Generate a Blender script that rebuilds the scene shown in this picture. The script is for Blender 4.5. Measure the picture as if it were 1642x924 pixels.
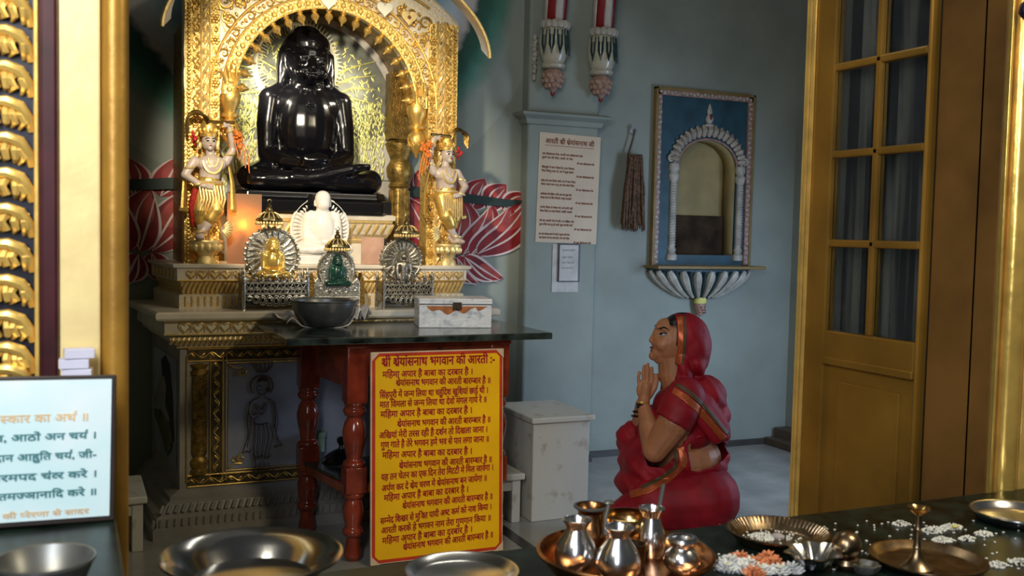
import bpy, bmesh, math, random, re
from mathutils import Vector as V, Matrix, Euler
from mathutils.bvhtree import BVHTree
PI = math.pi
random.seed(7)
for o in list(bpy.data.objects): bpy.data.objects.remove(o)
S = bpy.context.scene
C = S.collection

# ---------------------------------------------------------------- camera
TH, PITCH, ROLL, FPX, CX, CY, EYE = math.radians(24), math.atan(90/1600), 0.022, 1600.0, 821.0, 462.0, 1.25
_f0 = V((math.sin(TH), math.cos(TH), 0)); _r0 = V((math.cos(TH), -math.sin(TH), 0)); _z = V((0, 0, 1))
FW = (_f0*math.cos(PITCH) - _z*math.sin(PITCH)).normalized()
_u0 = _r0.cross(FW).normalized()
RT = _r0*math.cos(ROLL) + _u0*math.sin(ROLL)
UP = _u0*math.cos(ROLL) - _r0*math.sin(ROLL)
cd = bpy.data.cameras.new('camera'); cam = bpy.data.objects.new('camera', cd); C.objects.link(cam)
cd.sensor_width = 36; cd.lens = 36*FPX/1642; cd.clip_start = .05; cd.dof.use_dof = True; cd.dof.focus_distance = 4.2; cd.dof.aperture_fstop = 7
cam.matrix_world = Matrix(((RT.x, UP.x, -FW.x, 0), (RT.y, UP.y, -FW.y, 0), (RT.z, UP.z, -FW.z, EYE), (0, 0, 0, 1)))
S.camera = cam
def at(px, py, x=None, y=None, z=None):
    """room point seen at a photo pixel, on the plane x=, y= or z="""
    d = FW + RT*((px-CX)/FPX) - UP*((py-CY)/FPX)
    o = V((0, 0, EYE))
    t = (x-o.x)/d.x if x is not None else (y-o.y)/d.y if y is not None else (z-o.z)/d.z
    return o + d*t

# ---------------------------------------------------------------- world, lights, exposure
S.view_settings.view_transform = 'Standard'; S.view_settings.look = 'None'
S.view_settings.exposure = 0.0; S.view_settings.gamma = 1; S.view_settings.use_curve_mapping = False
W = bpy.data.worlds.new('world'); S.world = W; W.use_nodes = True
W.node_tree.nodes['Background'].inputs[0].default_value = (.72, .76, .74, 1)
W.node_tree.nodes['Background'].inputs[1].default_value = .06
def area(name, loc, to, size, power, col, sy=None, spread=None):
    l = bpy.data.lights.new(name, 'AREA'); l.energy = power; l.color = col; l.size = size
    if sy: l.shape = 'RECTANGLE'; l.size_y = sy
    if spread: l.spread = math.radians(spread)
    o = bpy.data.objects.new(name, l); C.objects.link(o); o.location = loc
    o.rotation_euler = (V(to)-V(loc)).to_track_quat('-Z', 'Y').to_euler(); return o
def spot(name, loc, to, power, col, ang, blend, r):
    l = bpy.data.lights.new(name, 'SPOT'); l.energy = power; l.color = col
    l.spot_size = math.radians(ang); l.spot_blend = blend; l.shadow_soft_size = r
    o = bpy.data.objects.new(name, l); C.objects.link(o); o.location = loc
    o.rotation_euler = (V(to)-V(loc)).to_track_quat('-Z', 'Y').to_euler(); return o
spot('altar_lamp', (.30, 2.40, 2.28), (1.06, 4.5, 1.58), 245, (1, .88, .68), 38, .4, .05)
area('room_fill', (1.6, 3.0, 2.95), (1.6, 3.7, 0), 1.0, 5.5, (1, .95, .8), .1)  # added overhead fill for the whole room, no fixture modelled
area('daylight_window', (3.85, 3.1, .95), (2.5, 4.8, .35), .5, 17, (.52, .70, 1), 1.2, 120)
area('jamb_fill', (-.42, .80, 2.0), (.0, 1.7, 1.5), .3, 15, (1, .92, .74), .5)  # added fill out of view, makes the left gold strip blaze
area('jamb_fill', (2.15, .75, 2.5), (2.0, 1.72, 1.3), .3, 28, (1, .86, .58))  # second added fill out of view, brightens the right gold column
spot('halo_fill', (.72, 4.50, 1.96), (1.02, 4.82, 1.82), 12, (1, .90, .68), 95, .7, .02)  # added fill hidden behind the column to brighten the halo
spot('halo_fill', (1.36, 4.50, 1.96), (1.04, 4.82, 1.86), 7, (1, .90, .68), 95, .7, .02)  # matching added fill for the halo's right side
area('front_fill', (-.85, -.9, 2.3), (1.5, 3.3, .5), .38, 64, (.86, .92, 1), 2.0)  # added tall front fill out of view, mainly for the verse board

# ---------------------------------------------------------------- materials
MT = {}
def nodes(name):
    m = bpy.data.materials.new(name); m.use_nodes = True; MT[name] = m
    nt = m.node_tree; return m, nt, nt.nodes['Principled BSDF']
def mat(name, col, rough=.5, metal=0, var=.15, scale=12, bump=0, bscale=80, col2=None, cover=.5, spec=.5, coat=0, trans=0, ior=1.45, sss=0, kind='NOISE', alpha=1, emit=None, stretch=None):
    m, nt, b = nodes(name); N = nt.nodes; L = nt.links
    tc = N.new('ShaderNodeTexCoord')
    c2 = col2 if col2 else tuple(max(0, c*(1-var*1.6)) for c in col)
    c1 = col if col2 else tuple(min(1, c*(1+var*.5)) for c in col)
    n = N.new('ShaderNodeTexNoise'); n.inputs['Scale'].default_value = scale; n.inputs['Detail'].default_value = 5
    src = tc.outputs['Object']
    if stretch: mp = N.new('ShaderNodeMapping'); mp.inputs['Scale'].default_value = stretch; L.new(src, mp.inputs[0]); src = mp.outputs[0]
    L.new(src, n.inputs['Vector'])
    r = N.new('ShaderNodeValToRGB'); w = .18 if col2 is None else .06
    r.color_ramp.elements[0].position = max(0, cover-w); r.color_ramp.elements[1].position = min(1, cover+w)
    r.color_ramp.elements[0].color = (*c2, 1); r.color_ramp.elements[1].color = (*c1, 1)
    L.new(n.outputs['Fac'], r.inputs['Fac']); L.new(r.outputs['Color'], b.inputs['Base Color'])
    b.inputs['Metallic'].default_value = metal; b.inputs['Roughness'].default_value = rough
    b.inputs['Specular IOR Level'].default_value = spec; b.inputs['Coat Weight'].default_value = coat; b.inputs['Coat Roughness'].default_value = .12
    b.inputs['Transmission Weight'].default_value = trans; b.inputs['IOR'].default_value = ior; b.inputs['Alpha'].default_value = alpha
    if sss: b.inputs['Subsurface Weight'].default_value = sss; b.inputs['Subsurface Radius'].default_value = (.02, .008, .004)
    if emit: b.inputs['Emission Color'].default_value = (*emit[:3], 1); b.inputs['Emission Strength'].default_value = emit[3]
    if bump:
        if kind == 'VORONOI':
            t = N.new('ShaderNodeTexVoronoi'); t.inputs['Scale'].default_value = bscale; out = t.outputs['Distance']
        elif kind == 'WEAVE':
            t = N.new('ShaderNodeTexWave'); t.inputs['Scale'].default_value = bscale; t.inputs['Distortion'].default_value = 2; out = t.outputs['Fac']
        else:
            t = N.new('ShaderNodeTexNoise'); t.inputs['Scale'].default_value = bscale; t.inputs['Detail'].default_value = 6; out = t.outputs['Fac']
        L.new(tc.outputs['Object'], t.inputs['Vector'])
        bp = N.new('ShaderNodeBump'); bp.inputs['Strength'].default_value = bump; bp.inputs['Distance'].default_value = .004
        L.new(out, bp.inputs['Height']); L.new(bp.outputs['Normal'], b.inputs['Normal'])
    return m
mat('wall_paint', (.25, .275, .235), .75, var=.12, scale=2.5, bump=.25, bscale=60)
mat('ceiling_paint', (.4, .42, .42), .9)
mat('marble_floor', (.34, .33, .295), .22, var=.2, scale=4, spec=.4)
mat('floor_band', (.03, .03, .03), .3)
mat('dark_skirting', (.05, .045, .04), .4)
mat('brown_step', (.10, .07, .045), .5)
mat('cream_marble', (.78, .70, .56), .32, var=.12, scale=9, coat=.2)
mat('grey_marble', (.38, .40, .48), .3, var=.25, scale=5, coat=.2)
mat('plinth_marble', (.34, .32, .29), .35, var=.2, scale=6)
mat('gold', (.84, .54, .14), .36, .75, var=.12, scale=40, bump=.25, bscale=160)
mat('pale_gold', (.88, .66, .28), .4, .6, var=.12, scale=50, bump=.3, bscale=200)
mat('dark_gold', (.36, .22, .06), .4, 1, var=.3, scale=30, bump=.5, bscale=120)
mat('carved_gold', (.86, .58, .17), .4, .6, col2=(.26, .17, .06), cover=.40, scale=60, bump=.7, bscale=90, kind='VORONOI')  # dark second tone stands in for shade in the carved recesses
mat('gilt_cream', (.80, .58, .24), .42, .3, col2=(.74, .66, .52), cover=.58, scale=60, bump=.22, bscale=110, kind='VORONOI')
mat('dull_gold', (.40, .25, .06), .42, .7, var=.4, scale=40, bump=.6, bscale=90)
mat('black_stone', (.004, .004, .006), .19, 0, var=.1, spec=.6)
mat('white_marble', (.86, .83, .77), .3, var=.05, scale=6, coat=.25, sss=.15)
mat('silver', (.74, .72, .66), .3, 1, var=.25, scale=60, bump=.4, bscale=160)
mat('old_silver', (.42, .38, .30), .38, 1, var=.35, scale=60, bump=.5, bscale=160)
mat('bronze', (.27, .22, .11), .36, 1, var=.4, scale=50, bump=.4, bscale=200)
mat('green_stone', (.012, .05, .035), .18, var=.3)
mat('steel', (.46, .46, .47), .16, 1, var=.12, scale=8)
mat('dark_steel', (.20, .205, .20), .38, .7, var=.2, scale=14)
mat('bright_steel', (.76, .76, .78), .2, 1, var=.1, scale=14)
mat('copper', (.46, .21, .085), .24, 1, var=.35, scale=14, bump=.1, bscale=40)
mat('brass', (.68, .44, .17), .2, 1, var=.25, scale=20)
mat('tarnished_brass', (.36, .26, .16), .3, 1, var=.35, scale=30)
mat('red_paint', (.24, .035, .016), .2, var=.3, scale=14, coat=.5, bump=.12, bscale=50)
mat('green_slab', (.035, .05, .045), .16, var=.6, scale=14, spec=.6)
mat('green_table', (.008, .017, .013), .3, var=.6, scale=20, spec=.35)
mat('yellow_board', (1.0, .52, .004), .42, var=.1, scale=5)
mat('board_red', (.60, .045, .012), .45)
mat('letter_red', (.40, .006, .012), .5)
mat('cream_edge', (.75, .55, .36), .5)
mat('stool_white', (.54, .52, .45), .5, col2=(.38, .33, .25), cover=.36, scale=14, bump=.2)
mat('box_paint', (.84, .86, .90), .35, .15, col2=(.55, .60, .68), cover=.42, scale=26, bump=.9, bscale=40)
mat('box_orange', (.50, .17, .05), .5, var=.3, scale=30)
mat('latch', (.09, .06, .045), .4, .7)
mat('cloth_white', (.80, .74, .68), .85, var=.3, scale=20, bump=.4)
mat('jar_plastic', (.45, .55, .40), .3, trans=.4, alpha=1)
mat('jar_wax', (.6, .55, .3), .5)
mat('maroon', (.055, .010, .016), .35, var=.3)
mat('navy', (.006, .008, .03), .4, var=.4)
mat('gold_paint', (.95, .64, .18), .3, .5, var=.15, scale=14, bump=.2, bscale=40)
mat('lit_gilding', (1, .80, .40), .32, .25, var=.08, scale=14, bump=.15, bscale=40)  # gold whitened so the strip carries the glare in its colour
mat('polished_gold', (.92, .62, .16), .22, .7, var=.15, scale=14, bump=.3, bscale=26)
mat('brown_gold', (.40, .215, .035), .4, .35, var=.25, scale=6, bump=.2, bscale=60)
mat('wood_paint', (.36, .19, .03), .36, .35, var=.3, scale=3, bump=.15, bscale=40)
mat('jamb_brown', (.22, .105, .025), .45, .1, var=.3, scale=4, bump=.2, bscale=40)
mat('glass', (.9, .95, .95), .03, 0, var=0, trans=1, ior=1.25)
mat('curtain', (.17, .16, .14), .9, col2=(.04, .04, .045), cover=.5, scale=22, stretch=(1, 1, .04))
mat('paper', (.58, .46, .33), .7, var=.06, scale=6)
mat('paper_white', (.50, .47, .43), .7, var=.15, scale=14)
mat('poster_ink', (.20, .05, .02), .7)
mat('grey_ink', (.25, .24, .23), .7)
mat('frame_dark', (.03, .022, .02), .4)
mat('sign_paper', (.74, .86, .95), .45, col2=(.58, .82, .90), cover=.48, scale=3)
mat('sign_orange', (.80, .55, .28), .6)
mat('sign_teal', (.06, .22, .25), .6)
mat('box_lilac', (.62, .63, .82), .6, var=.1)
mat('straw', (.13, .065, .03), .8, var=.5, scale=60)
mat('teal_panel', (.018, .062, .085), .55, var=.25, scale=10)
mat('pink_trim', (.34, .20, .17), .6, var=.3, scale=60)
mat('ornament_white', (.40, .37, .31), .5, var=.2, scale=20)
mat('niche_yellow', (.34, .26, .11), .7, var=.2, scale=4)
mat('niche_wood', (.05, .03, .016), .8, spec=.15, var=.4, scale=8)
mat('ochre', (.22, .14, .04), .55)
mat('dark_green', (.012, .035, .03), .6)
mat('capital_cream', (.46, .43, .33), .3, coat=.4, var=.12, scale=30)
mat('bud_pink', (.36, .22, .165), .45, var=.2, scale=40)
mat('stripe_red', (.22, .015, .015), .4)
mat('stripe_white', (.52, .46, .40), .4)
mat('petal_red', (.26, .008, .010), .6, var=.35, scale=9)
mat('petal_pink', (.38, .05, .04), .6, var=.3, scale=14)
mat('petal_line', (.62, .50, .47), .6)
mat('mural_green', (.012, .028, .022), .6)
mat('skin', (.47, .195, .09), .48, var=.12, scale=14, sss=.08)
mat('sari_red', (.35, .003, .014), .62, var=.22, scale=12, bump=.12, bscale=200)
mat('blouse_red', (.30, .003, .012), .6, var=.2, scale=14)
mat('zari', (.62, .17, .05), .4, .45, col2=(.36, .02, .02), cover=.46, scale=420)
mat('border_black', (.02, .012, .012), .5, col2=(.10, .07, .03), cover=.62, scale=420)
mat('hair', (.006, .005, .005), .4)
mat('eye_white', (.6, .58, .55), .25)
mat('eye_dark', (.01, .007, .006), .12)
mat('lip', (.25, .055, .045), .4)
mat('bangle', (.012, .006, .006), .15, spec=.8)
mat('statue_skin', (.52, .42, .35), .35, var=.15, scale=30, coat=.2)
mat('garland_red', (.50, .02, .015), .6, var=.4, scale=120)
mat('garland_orange', (.85, .22, .03), .55, var=.4, scale=120)
mat('rice', (.72, .72, .66), .6, var=.15, scale=80)
mat('petal_orange', (.72, .26, .11), .6, var=.2, scale=60)
mat('flower_white', (.72, .74, .74), .6, var=.08, scale=60)
mat('flower_yellow', (.66, .60, .16), .6)
mat('ash_grey', (.36, .33, .33), .7)
mat('grass_green', (.05, .09, .035), .8, var=.4, scale=60)
mat('tree_gold', (.76, .74, .26), .42, .3, var=.2, scale=60)
mat('tree_dark', (.20, .21, .17), .5, .2, var=.2, scale=30)
mat('panel_stone', (.62, .58, .50), .45, var=.18, scale=6)
mat('halo_cream', (.92, .86, .66), .4, .1, var=.05)
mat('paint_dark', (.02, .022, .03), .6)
mat('paint_green', (.10, .11, .05), .6, var=.3)
mat('paint_pale', (.25, .25, .23), .6)
mat('border_dark', (.10, .07, .03), .45, var=.4, scale=40)
mat('etch', (.09, .05, .035), .55)
mat('pink_stone', (.55, .33, .24), .25, var=.2, scale=9)

# ---------------------------------------------------------------- mesh helpers
class MB:
    def __init__(s): s.bm = bmesh.new()
    def box(s, a, b, M=None):
        x0, y0, z0 = a; x1, y1, z1 = b
        v = [s.bm.verts.new(p) for p in ((x0,y0,z0),(x1,y0,z0),(x1,y1,z0),(x0,y1,z0),(x0,y0,z1),(x1,y0,z1),(x1,y1,z1),(x0,y1,z1))]
        if M:
            for q in v: q.co = M @ q.co
        for f in ((0,3,2,1),(4,5,6,7),(0,1,5,4),(1,2,6,5),(2,3,7,6),(3,0,4,7)): s.bm.faces.new([v[i] for i in f])
        return s
    def prism(s, poly, y0, y1, plane='xz'):
        """closed 2-D outline pulled along the third axis"""
        def p3(p, d): return (p[0], d, p[1]) if plane == 'xz' else (p[0], p[1], d) if plane == 'xy' else (d, p[0], p[1])
        a = [s.bm.verts.new(p3(p, y0)) for p in poly]; b = [s.bm.verts.new(p3(p, y1)) for p in poly]; n = len(poly)
        s.bm.faces.new(a); s.bm.faces.new(b[::-1])
        for i in range(n): s.bm.faces.new((a[i], b[i], b[(i+1)%n], a[(i+1)%n]))
        return s
    def lathe(s, prof, c=(0,0,0), seg=32, sx=1, sy=1, a0=0, a1=2*PI, wave=None, M=None):
        full = abs(a1-a0-2*PI) < 1e-6; n = seg if full else seg+1; rows = []
        for k, (r, z) in enumerate(prof):
            row = []
            for i in range(n):
                a = a0+(a1-a0)*i/seg; rr = r*(wave(a, k) if wave else 1)
                p = V((c[0]+rr*math.cos(a)*sx, c[1]+rr*math.sin(a)*sy, c[2]+z))
                row.append(s.bm.verts.new(M @ p if M else p))
            rows.append(row)
        for k in range(len(rows)-1):
            for i in range(n if full else n-1):
                j = (i+1) % n; s.bm.faces.new((rows[k][i], rows[k][j], rows[k+1][j], rows[k+1][i]))
        return s
    def tube(s, pts, r, seg=8, closed=False, flat=1):
        pts = [V(p) for p in pts]; n = len(pts); R = r if isinstance(r, (list, tuple)) else [r]*n
        T = []
        for i in range(n):
            a = pts[(i-1) % n] if closed or i > 0 else pts[0]; b = pts[(i+1) % n] if closed or i < n-1 else pts[-1]
            t = (b-a); T.append(t.normalized() if t.length > 1e-9 else V((0, 0, 1)))
        u = T[0].orthogonal().normalized(); rings = []
        for i in range(n):
            u = (u - T[i]*u.dot(T[i])); u = u.normalized() if u.length > 1e-6 else T[i].orthogonal().normalized()
            w = T[i].cross(u)
            rings.append([s.bm.verts.new(pts[i] + (u*math.cos(2*PI*k/seg) + w*math.sin(2*PI*k/seg)*flat)*R[i]) for k in range(seg)])
        m = n if closed else n-1
        for i in range(m):
            A, B = rings[i], rings[(i+1) % n]
            for k in range(seg): s.bm.faces.new((A[k], A[(k+1) % seg], B[(k+1) % seg], B[k]))
        if not closed: s.bm.faces.new(rings[0][::-1]); s.bm.faces.new(rings[-1])
        return s
    def ell(s, c, r, seg=14, rot=None):
        if not isinstance(r, (tuple, list)): r = (r, r, r)
        nv = max(5, seg*2//3); R = Euler(rot).to_matrix() if rot else None; c = V(c)
        def P(a, z, q):
            p = V((r[0]*q*math.cos(a), r[1]*q*math.sin(a), r[2]*z)); return s.bm.verts.new(c + (R @ p if R else p))
        top, bot = P(0, 1, 0), P(0, -1, 0); rows = []
        for j in range(1, nv):
            t = PI*j/nv; z, q = math.cos(t), math.sin(t); rows.append([P(2*PI*i/seg, z, q) for i in range(seg)])
        F = s.bm.faces.new
        for i in range(seg):
            k = (i+1) % seg; F((top, rows[0][i], rows[0][k])); F((bot, rows[-1][k], rows[-1][i]))
            for j in range(nv-2): F((rows[j][i], rows[j+1][i], rows[j+1][k], rows[j][k]))
        return s
    def chain(s, pts, rad, seg=14):
        s.tube(pts, rad, seg)
        for p, r in zip(pts, rad): s.ell(p, r, seg)
        return s
    def sheet(s, rows, closed=False):
        G = [[s.bm.verts.new(p) for p in r] for r in rows]
        for i in range(len(G)-1):
            n = len(G[i])
            for j in range(n if closed else n-1): s.bm.faces.new((G[i][j], G[i][(j+1) % n], G[i+1][(j+1) % n], G[i+1][j]))
        return s
    def disc(s, c, rx, rz, y0, y1, seg=28, wave=None):
        return s.prism([(c[0]+rx*math.cos(2*PI*i/seg)*(wave(2*PI*i/seg) if wave else 1), c[1]+rz*math.sin(2*PI*i/seg)*(wave(2*PI*i/seg) if wave else 1)) for i in range(seg)], y0, y1)
    def spiral(s, c, r0, turns, y, tr, start=0, sgn=1, n=22, sx=1):
        pts = []
        for i in range(n):
            t = i/(n-1); a = start + sgn*turns*2*PI*t; r = r0*(1-t*.85)
            pts.append((c[0]+sx*r*math.cos(a), y, c[1]+r*math.sin(a)))
        return s.tube(pts, [tr*(1-.45*i/(n-1)) for i in range(n)], 5)
    def move(s, M): bmesh.ops.transform(s.bm, matrix=M, verts=s.bm.verts); return s
    def mesh(s, name):
        bmesh.ops.recalc_face_normals(s.bm, faces=s.bm.faces); me = bpy.data.meshes.new(name); s.bm.to_mesh(me); s.bm.free(); return me
    def build(s, name, m, parent=None, smooth=True, bevel=0, loc=None, solid=0, ang=35):
        return put(s.mesh(name), name, m, parent, smooth, bevel, loc, solid, ang)
def put(me, name, m, parent=None, smooth=True, bevel=0, loc=None, solid=0, ang=35):
    me.materials.clear(); me.materials.append(MT[m])
    o = bpy.data.objects.new(name, me); C.objects.link(o)
    if parent: o.parent = parent
    if loc: o.location = loc
    if smooth:
        me.polygons.foreach_set('use_smooth', [True]*len(me.polygons))
        me.set_sharp_from_angle(angle=math.radians(ang))
    if solid: d = o.modifiers.new('t', 'SOLIDIFY'); d.thickness = solid; d.offset = 0
    if bevel: b = o.modifiers.new('b', 'BEVEL'); b.width = bevel; b.segments = 2; b.limit_method = 'ANGLE'
    return o
WS = bpy.data.scenes.new('workshop')   # only used while meshes are made, removed at the end
def baked(o):
    WS.collection.objects.link(o); vl = WS.view_layers[0]; vl.update()
    me = bpy.data.meshes.new_from_object(o.evaluated_get(vl.depsgraph)); bpy.data.objects.remove(o); return me
def remesh(mb, voxel, smooth=4, factor=.5):
    me = mb.mesh('tmp'); o = bpy.data.objects.new('tmp', me)
    r = o.modifiers.new('r', 'REMESH'); r.mode = 'VOXEL'; r.voxel_size = voxel
    if smooth: q = o.modifiers.new('s', 'SMOOTH'); q.iterations = smooth; q.factor = factor
    return baked(o)
def bvh_of(me):
    return BVHTree.FromPolygons([v.co.copy() for v in me.vertices], [tuple(p.vertices) for p in me.polygons])
def cut(me, drop):
    """remove faces whose centre satisfies drop(c, n)"""
    bm = bmesh.new(); bm.from_mesh(me)
    bmesh.ops.delete(bm, geom=[f for f in bm.faces if drop(f.calc_center_median(), f.normal)], context='FACES')
    for _ in range(6):   # even out the cut edge
        new = {}
        for v in bm.verts:
            nb = [e.other_vert(v) for e in v.link_edges if e.is_boundary]
            if len(nb) == 2: new[v] = v.co*.4 + (nb[0].co+nb[1].co)*.3
        for v, c in new.items(): v.co = c
    out = bpy.data.meshes.new('cut'); bm.to_mesh(out); bm.free(); return out
def thing(name, label, cat, loc=(0,0,0), rotz=0, group=None):
    o = bpy.data.objects.new(name, None); C.objects.link(o); o.empty_display_size = .05
    o.location = loc; o.rotation_euler = (0, 0, rotz); o['label'] = label; o['category'] = cat
    if group: o['group'] = group
    return o
def tag(o, label, cat, group=None, kind=None):
    o['label'] = label; o['category'] = cat
    if group: o['group'] = group
    if kind: o['kind'] = kind
    return o
def struct(o, label=None, cat=None):
    o['kind'] = 'structure'
    if label: o['label'] = label
    if cat: o['category'] = cat
    return o
def dup(root, loc, rotz, label, group=None):
    r = root.copy(); C.objects.link(r); r.location = loc; r.rotation_euler = (0, 0, rotz); r['label'] = label
    if group: r['group'] = group
    for ch in list(root.children):
        c = ch.copy(); C.objects.link(c); c.parent = r
        for g in ch.children:
            d = g.copy(); C.objects.link(d); d.parent = c
    return r
def heart(cx, cz, s, n=18):
    out = []
    for i in range(n):
        t = 2*PI*i/n
        out.append((cx + s*math.sin(t)**3, cz + s*(13*math.cos(t)-5*math.cos(2*t)-2*math.cos(3*t)-math.cos(4*t))/16))
    return out

# ---------------------------------------------------------------- Devanagari lettering
_gl = {}
def _text_mesh(body, size=1.0):
    c = bpy.data.curves.new('letter', 'FONT'); c.body = body; c.size = size; c.resolution_u = 3
    return baked(bpy.data.objects.new('letter', c))
def glyph(run, half=False):
    k = (run, half)
    if k not in _gl:
        a = _text_mesh(run); bar = _text_mesh('।'); b = _text_mesh(run+'।')
        adv = max(v.co.x for v in b.vertices) - max(v.co.x for v in bar.vertices)
        if half:
            lim = adv - (.20 if run != 'क' else .24)
            bm = bmesh.new(); bm.from_mesh(a)
            bmesh.ops.bisect_plane(bm, geom=bm.verts[:]+bm.edges[:]+bm.faces[:], plane_co=(lim, 0, 0), plane_no=(1, 0, 0), clear_outer=True)
            a = bpy.data.meshes.new('h'); bm.to_mesh(a); bm.free(); adv = lim
        _gl[k] = ([v.co.copy() for v in a.vertices], [tuple(p.vertices) for p in a.polygons], adv)
    return _gl[k]
def shape(s):
    out = ''
    for m in re.finditer('((?:[\u0915-\u0939]\u094d)*[\u0915-\u0939])([\u093e-\u094c\u0902]*)|(.)', s):
        if m.group(3): out += m.group(3); continue
        cons = m.group(1).split('\u094d'); mat_ = m.group(2); reph = len(cons) > 1 and cons[0] == '\u0930'
        if reph: cons = cons[1:]
        base = '\u0936^' if cons[-2:] == ['\u0936', '\u0930'] else ''.join(c+'~' for c in cons[:-1]) + cons[-1]
        out += ('\u093f' if '\u093f' in mat_ else '') + base + mat_.replace('\u093f', '') + ('%' if reph else '')
    return out
def layout(text):
    """marks: ~ half letter, ^ sh-ra ligature stroke, % hook over the letter before"""
    vs, fs, x = [], [], 0; run = ''
    def add(g):
        nonlocal x
        k = len(vs); vs.extend(V((v.x+x, v.y, 0)) for v in g[0]); fs.extend(tuple(i+k for i in f) for f in g[1]); x += g[2]
    def stroke(p, w):
        k = len(vs)
        for i, (a, b) in enumerate(p):
            q = p[min(i+1, len(p)-1)]; o = p[max(i-1, 0)]; d = V((q[0]-o[0], q[1]-o[1])).normalized()
            vs.append(V((a-d.y*w, b+d.x*w, 0))); vs.append(V((a+d.y*w, b-d.x*w, 0)))
        for i in range(len(p)-1): fs.append((k+2*i, k+2*i+1, k+2*i+3, k+2*i+2))
    for ch in shape(text)+'\0':
        if ch in '~^%\0':
            last = run[-1:] if ch == '~' else ''; body = run[:-1] if ch == '~' else run
            if body.strip(): add(glyph(body))
            elif body: x += .26*len(body)
            if ch == '~': add(glyph(last, True))
            if ch == '^': stroke([(x-.09, .30), (x-.2, .19), (x-.36, .03)], .042)
            if ch == '%': stroke([(x-.02, .68), (x-.10, .75), (x-.08, .83), (x+.02, .88)], .03)
            run = ''
        else: run += ch
    return vs, fs, x
def letters(lines, name, m, parent, W0, bold=.0):
    """lines: (text, x, z, width, height, slope) on the plane y = W0, facing -y"""
    bm = bmesh.new()
    for t, x, z, w, h, sl in lines:
        vs, fs, adv = layout(t); sx = w/adv
        for dx, dz in (((0, 0), (bold, 0), (0, bold), (bold, bold)) if bold else ((0, 0),)):
            bv = [bm.verts.new((x+v.x*sx+dx, W0 - (dx+dz)*.01, z+v.y*h+dz+sl*v.x*sx)) for v in vs]
            for f in fs:
                try: bm.faces.new([bv[i] for i in f])
                except ValueError: pass
    me = bpy.data.meshes.new(name); bm.to_mesh(me); bm.free()
    return put(me, name, m, parent, smooth=False)
# ================================================================ the setting
YW, XR = 4.86, 4.02
# niche hole in the back wall
NX0, NX1, NZ0, NZ1 = 3.12, 3.635, 1.115, 1.93
def wallmesh():
    b = MB()
    b.box((-.62, YW, 0), (NX0, YW+.32, 3.3)); b.box((NX1, YW, 0), (XR+.12, YW+.32, 3.3))
    b.box((NX0, YW, 0), (NX1, YW+.32, NZ0)); b.box((NX0, YW, NZ1), (NX1, YW+.32, 3.3)); b.box((NX0, YW+.16, NZ0), (NX1, YW+.32, NZ1))
    return b
wall_back = struct(wallmesh().build('wall_back', 'wall_paint', smooth=False))
struct(MB().box((XR, 1.9, 0), (XR+.12, YW, 3.3)).build('wall_right', 'wall_paint', smooth=False))
struct(MB().box((-.74, 1.9, 0), (-.62, YW+.32, 3.3)).build('wall_left', 'wall_paint', smooth=False))
struct(MB().box((-3, -3, -.08), (5, 5.3, 0)).build('floor', 'marble_floor', smooth=False))
fl = bpy.data.objects['floor']
MB().box((1.64, 2.2, 0), (1.69, 3.86, .003)).build('inlay_band', 'floor_band', fl, smooth=False)
struct(MB().box((-.74, 1.72, 3.3), (XR+.12, YW+.32, 3.38)).build('ceiling', 'ceiling_paint', smooth=False))
struct(MB().box((2.62, YW-.02, 0), (XR, YW, .034)).box((2.2, YW-.105, 0), (2.62, YW-.08, .034)).build('baseboard_back', 'dark_skirting', smooth=False))
struct(MB().box((XR-.10, 3.0, 0), (XR, YW-.02, .10)).box((XR-.17, 3.0, 0), (XR-.10, YW-.02, .045)).build('baseboard_right', 'brown_step', smooth=False, bevel=.004))

# ---- painted mural on the altar wall: lotus and green ring
def ring_mat():
    m, nt, b = nodes('ring_paint'); N = nt.nodes; L = nt.links
    tc = N.new('ShaderNodeTexCoord'); ln = N.new('ShaderNodeVectorMath'); ln.operation = 'LENGTH'; L.new(tc.outputs['Object'], ln.inputs[0])
    nz = N.new('ShaderNodeTexNoise'); nz.inputs['Scale'].default_value = 14; L.new(tc.outputs['Object'], nz.inputs['Vector'])
    mm = N.new('ShaderNodeMath'); mm.operation = 'MULTIPLY_ADD'; mm.inputs[1].default_value = .06; L.new(nz.outputs['Fac'], mm.inputs[0]); L.new(ln.outputs['Value'], mm.inputs[2])
    mp = N.new('ShaderNodeMapRange'); mp.inputs[1].default_value = .58; mp.inputs[2].default_value = 1.32; L.new(mm.outputs[0], mp.inputs[0])
    r = N.new('ShaderNodeValToRGB'); e = r.color_ramp.elements
    e[0].position = 0; e[0].color = (.34, .48, .56, 1); e[1].position = 1; e[1].color = (.25, .275, .235, 1)
    for p, c in ((.18, (.10, .26, .36)), (.34, (.42, .50, .54)), (.47, (.42, .38, .36)), (.515, (.015, .06, .04)), (.60, (.015, .09, .06)), (.68, (.06, .19, .14)), (.80, (.25, .28, .245))):
        x = e.new(p); x.color = (*c, 1)
    L.new(mp.outputs[0], r.inputs['Fac']); L.new(r.outputs['Color'], b.inputs['Base Color']); b.inputs['Roughness'].default_value = .7
ring_mat()
b = MB(); c = []
for R in (.60, 1.3): c.append([(R*math.cos(PI+PI*i/64), 0, R*math.sin(PI+PI*i/64)) for i in range(65)])
b.sheet(c); b.build('painted_ring', 'ring_paint', wall_back, smooth=False, loc=(1.04, YW-.0015, 2.65))
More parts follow.
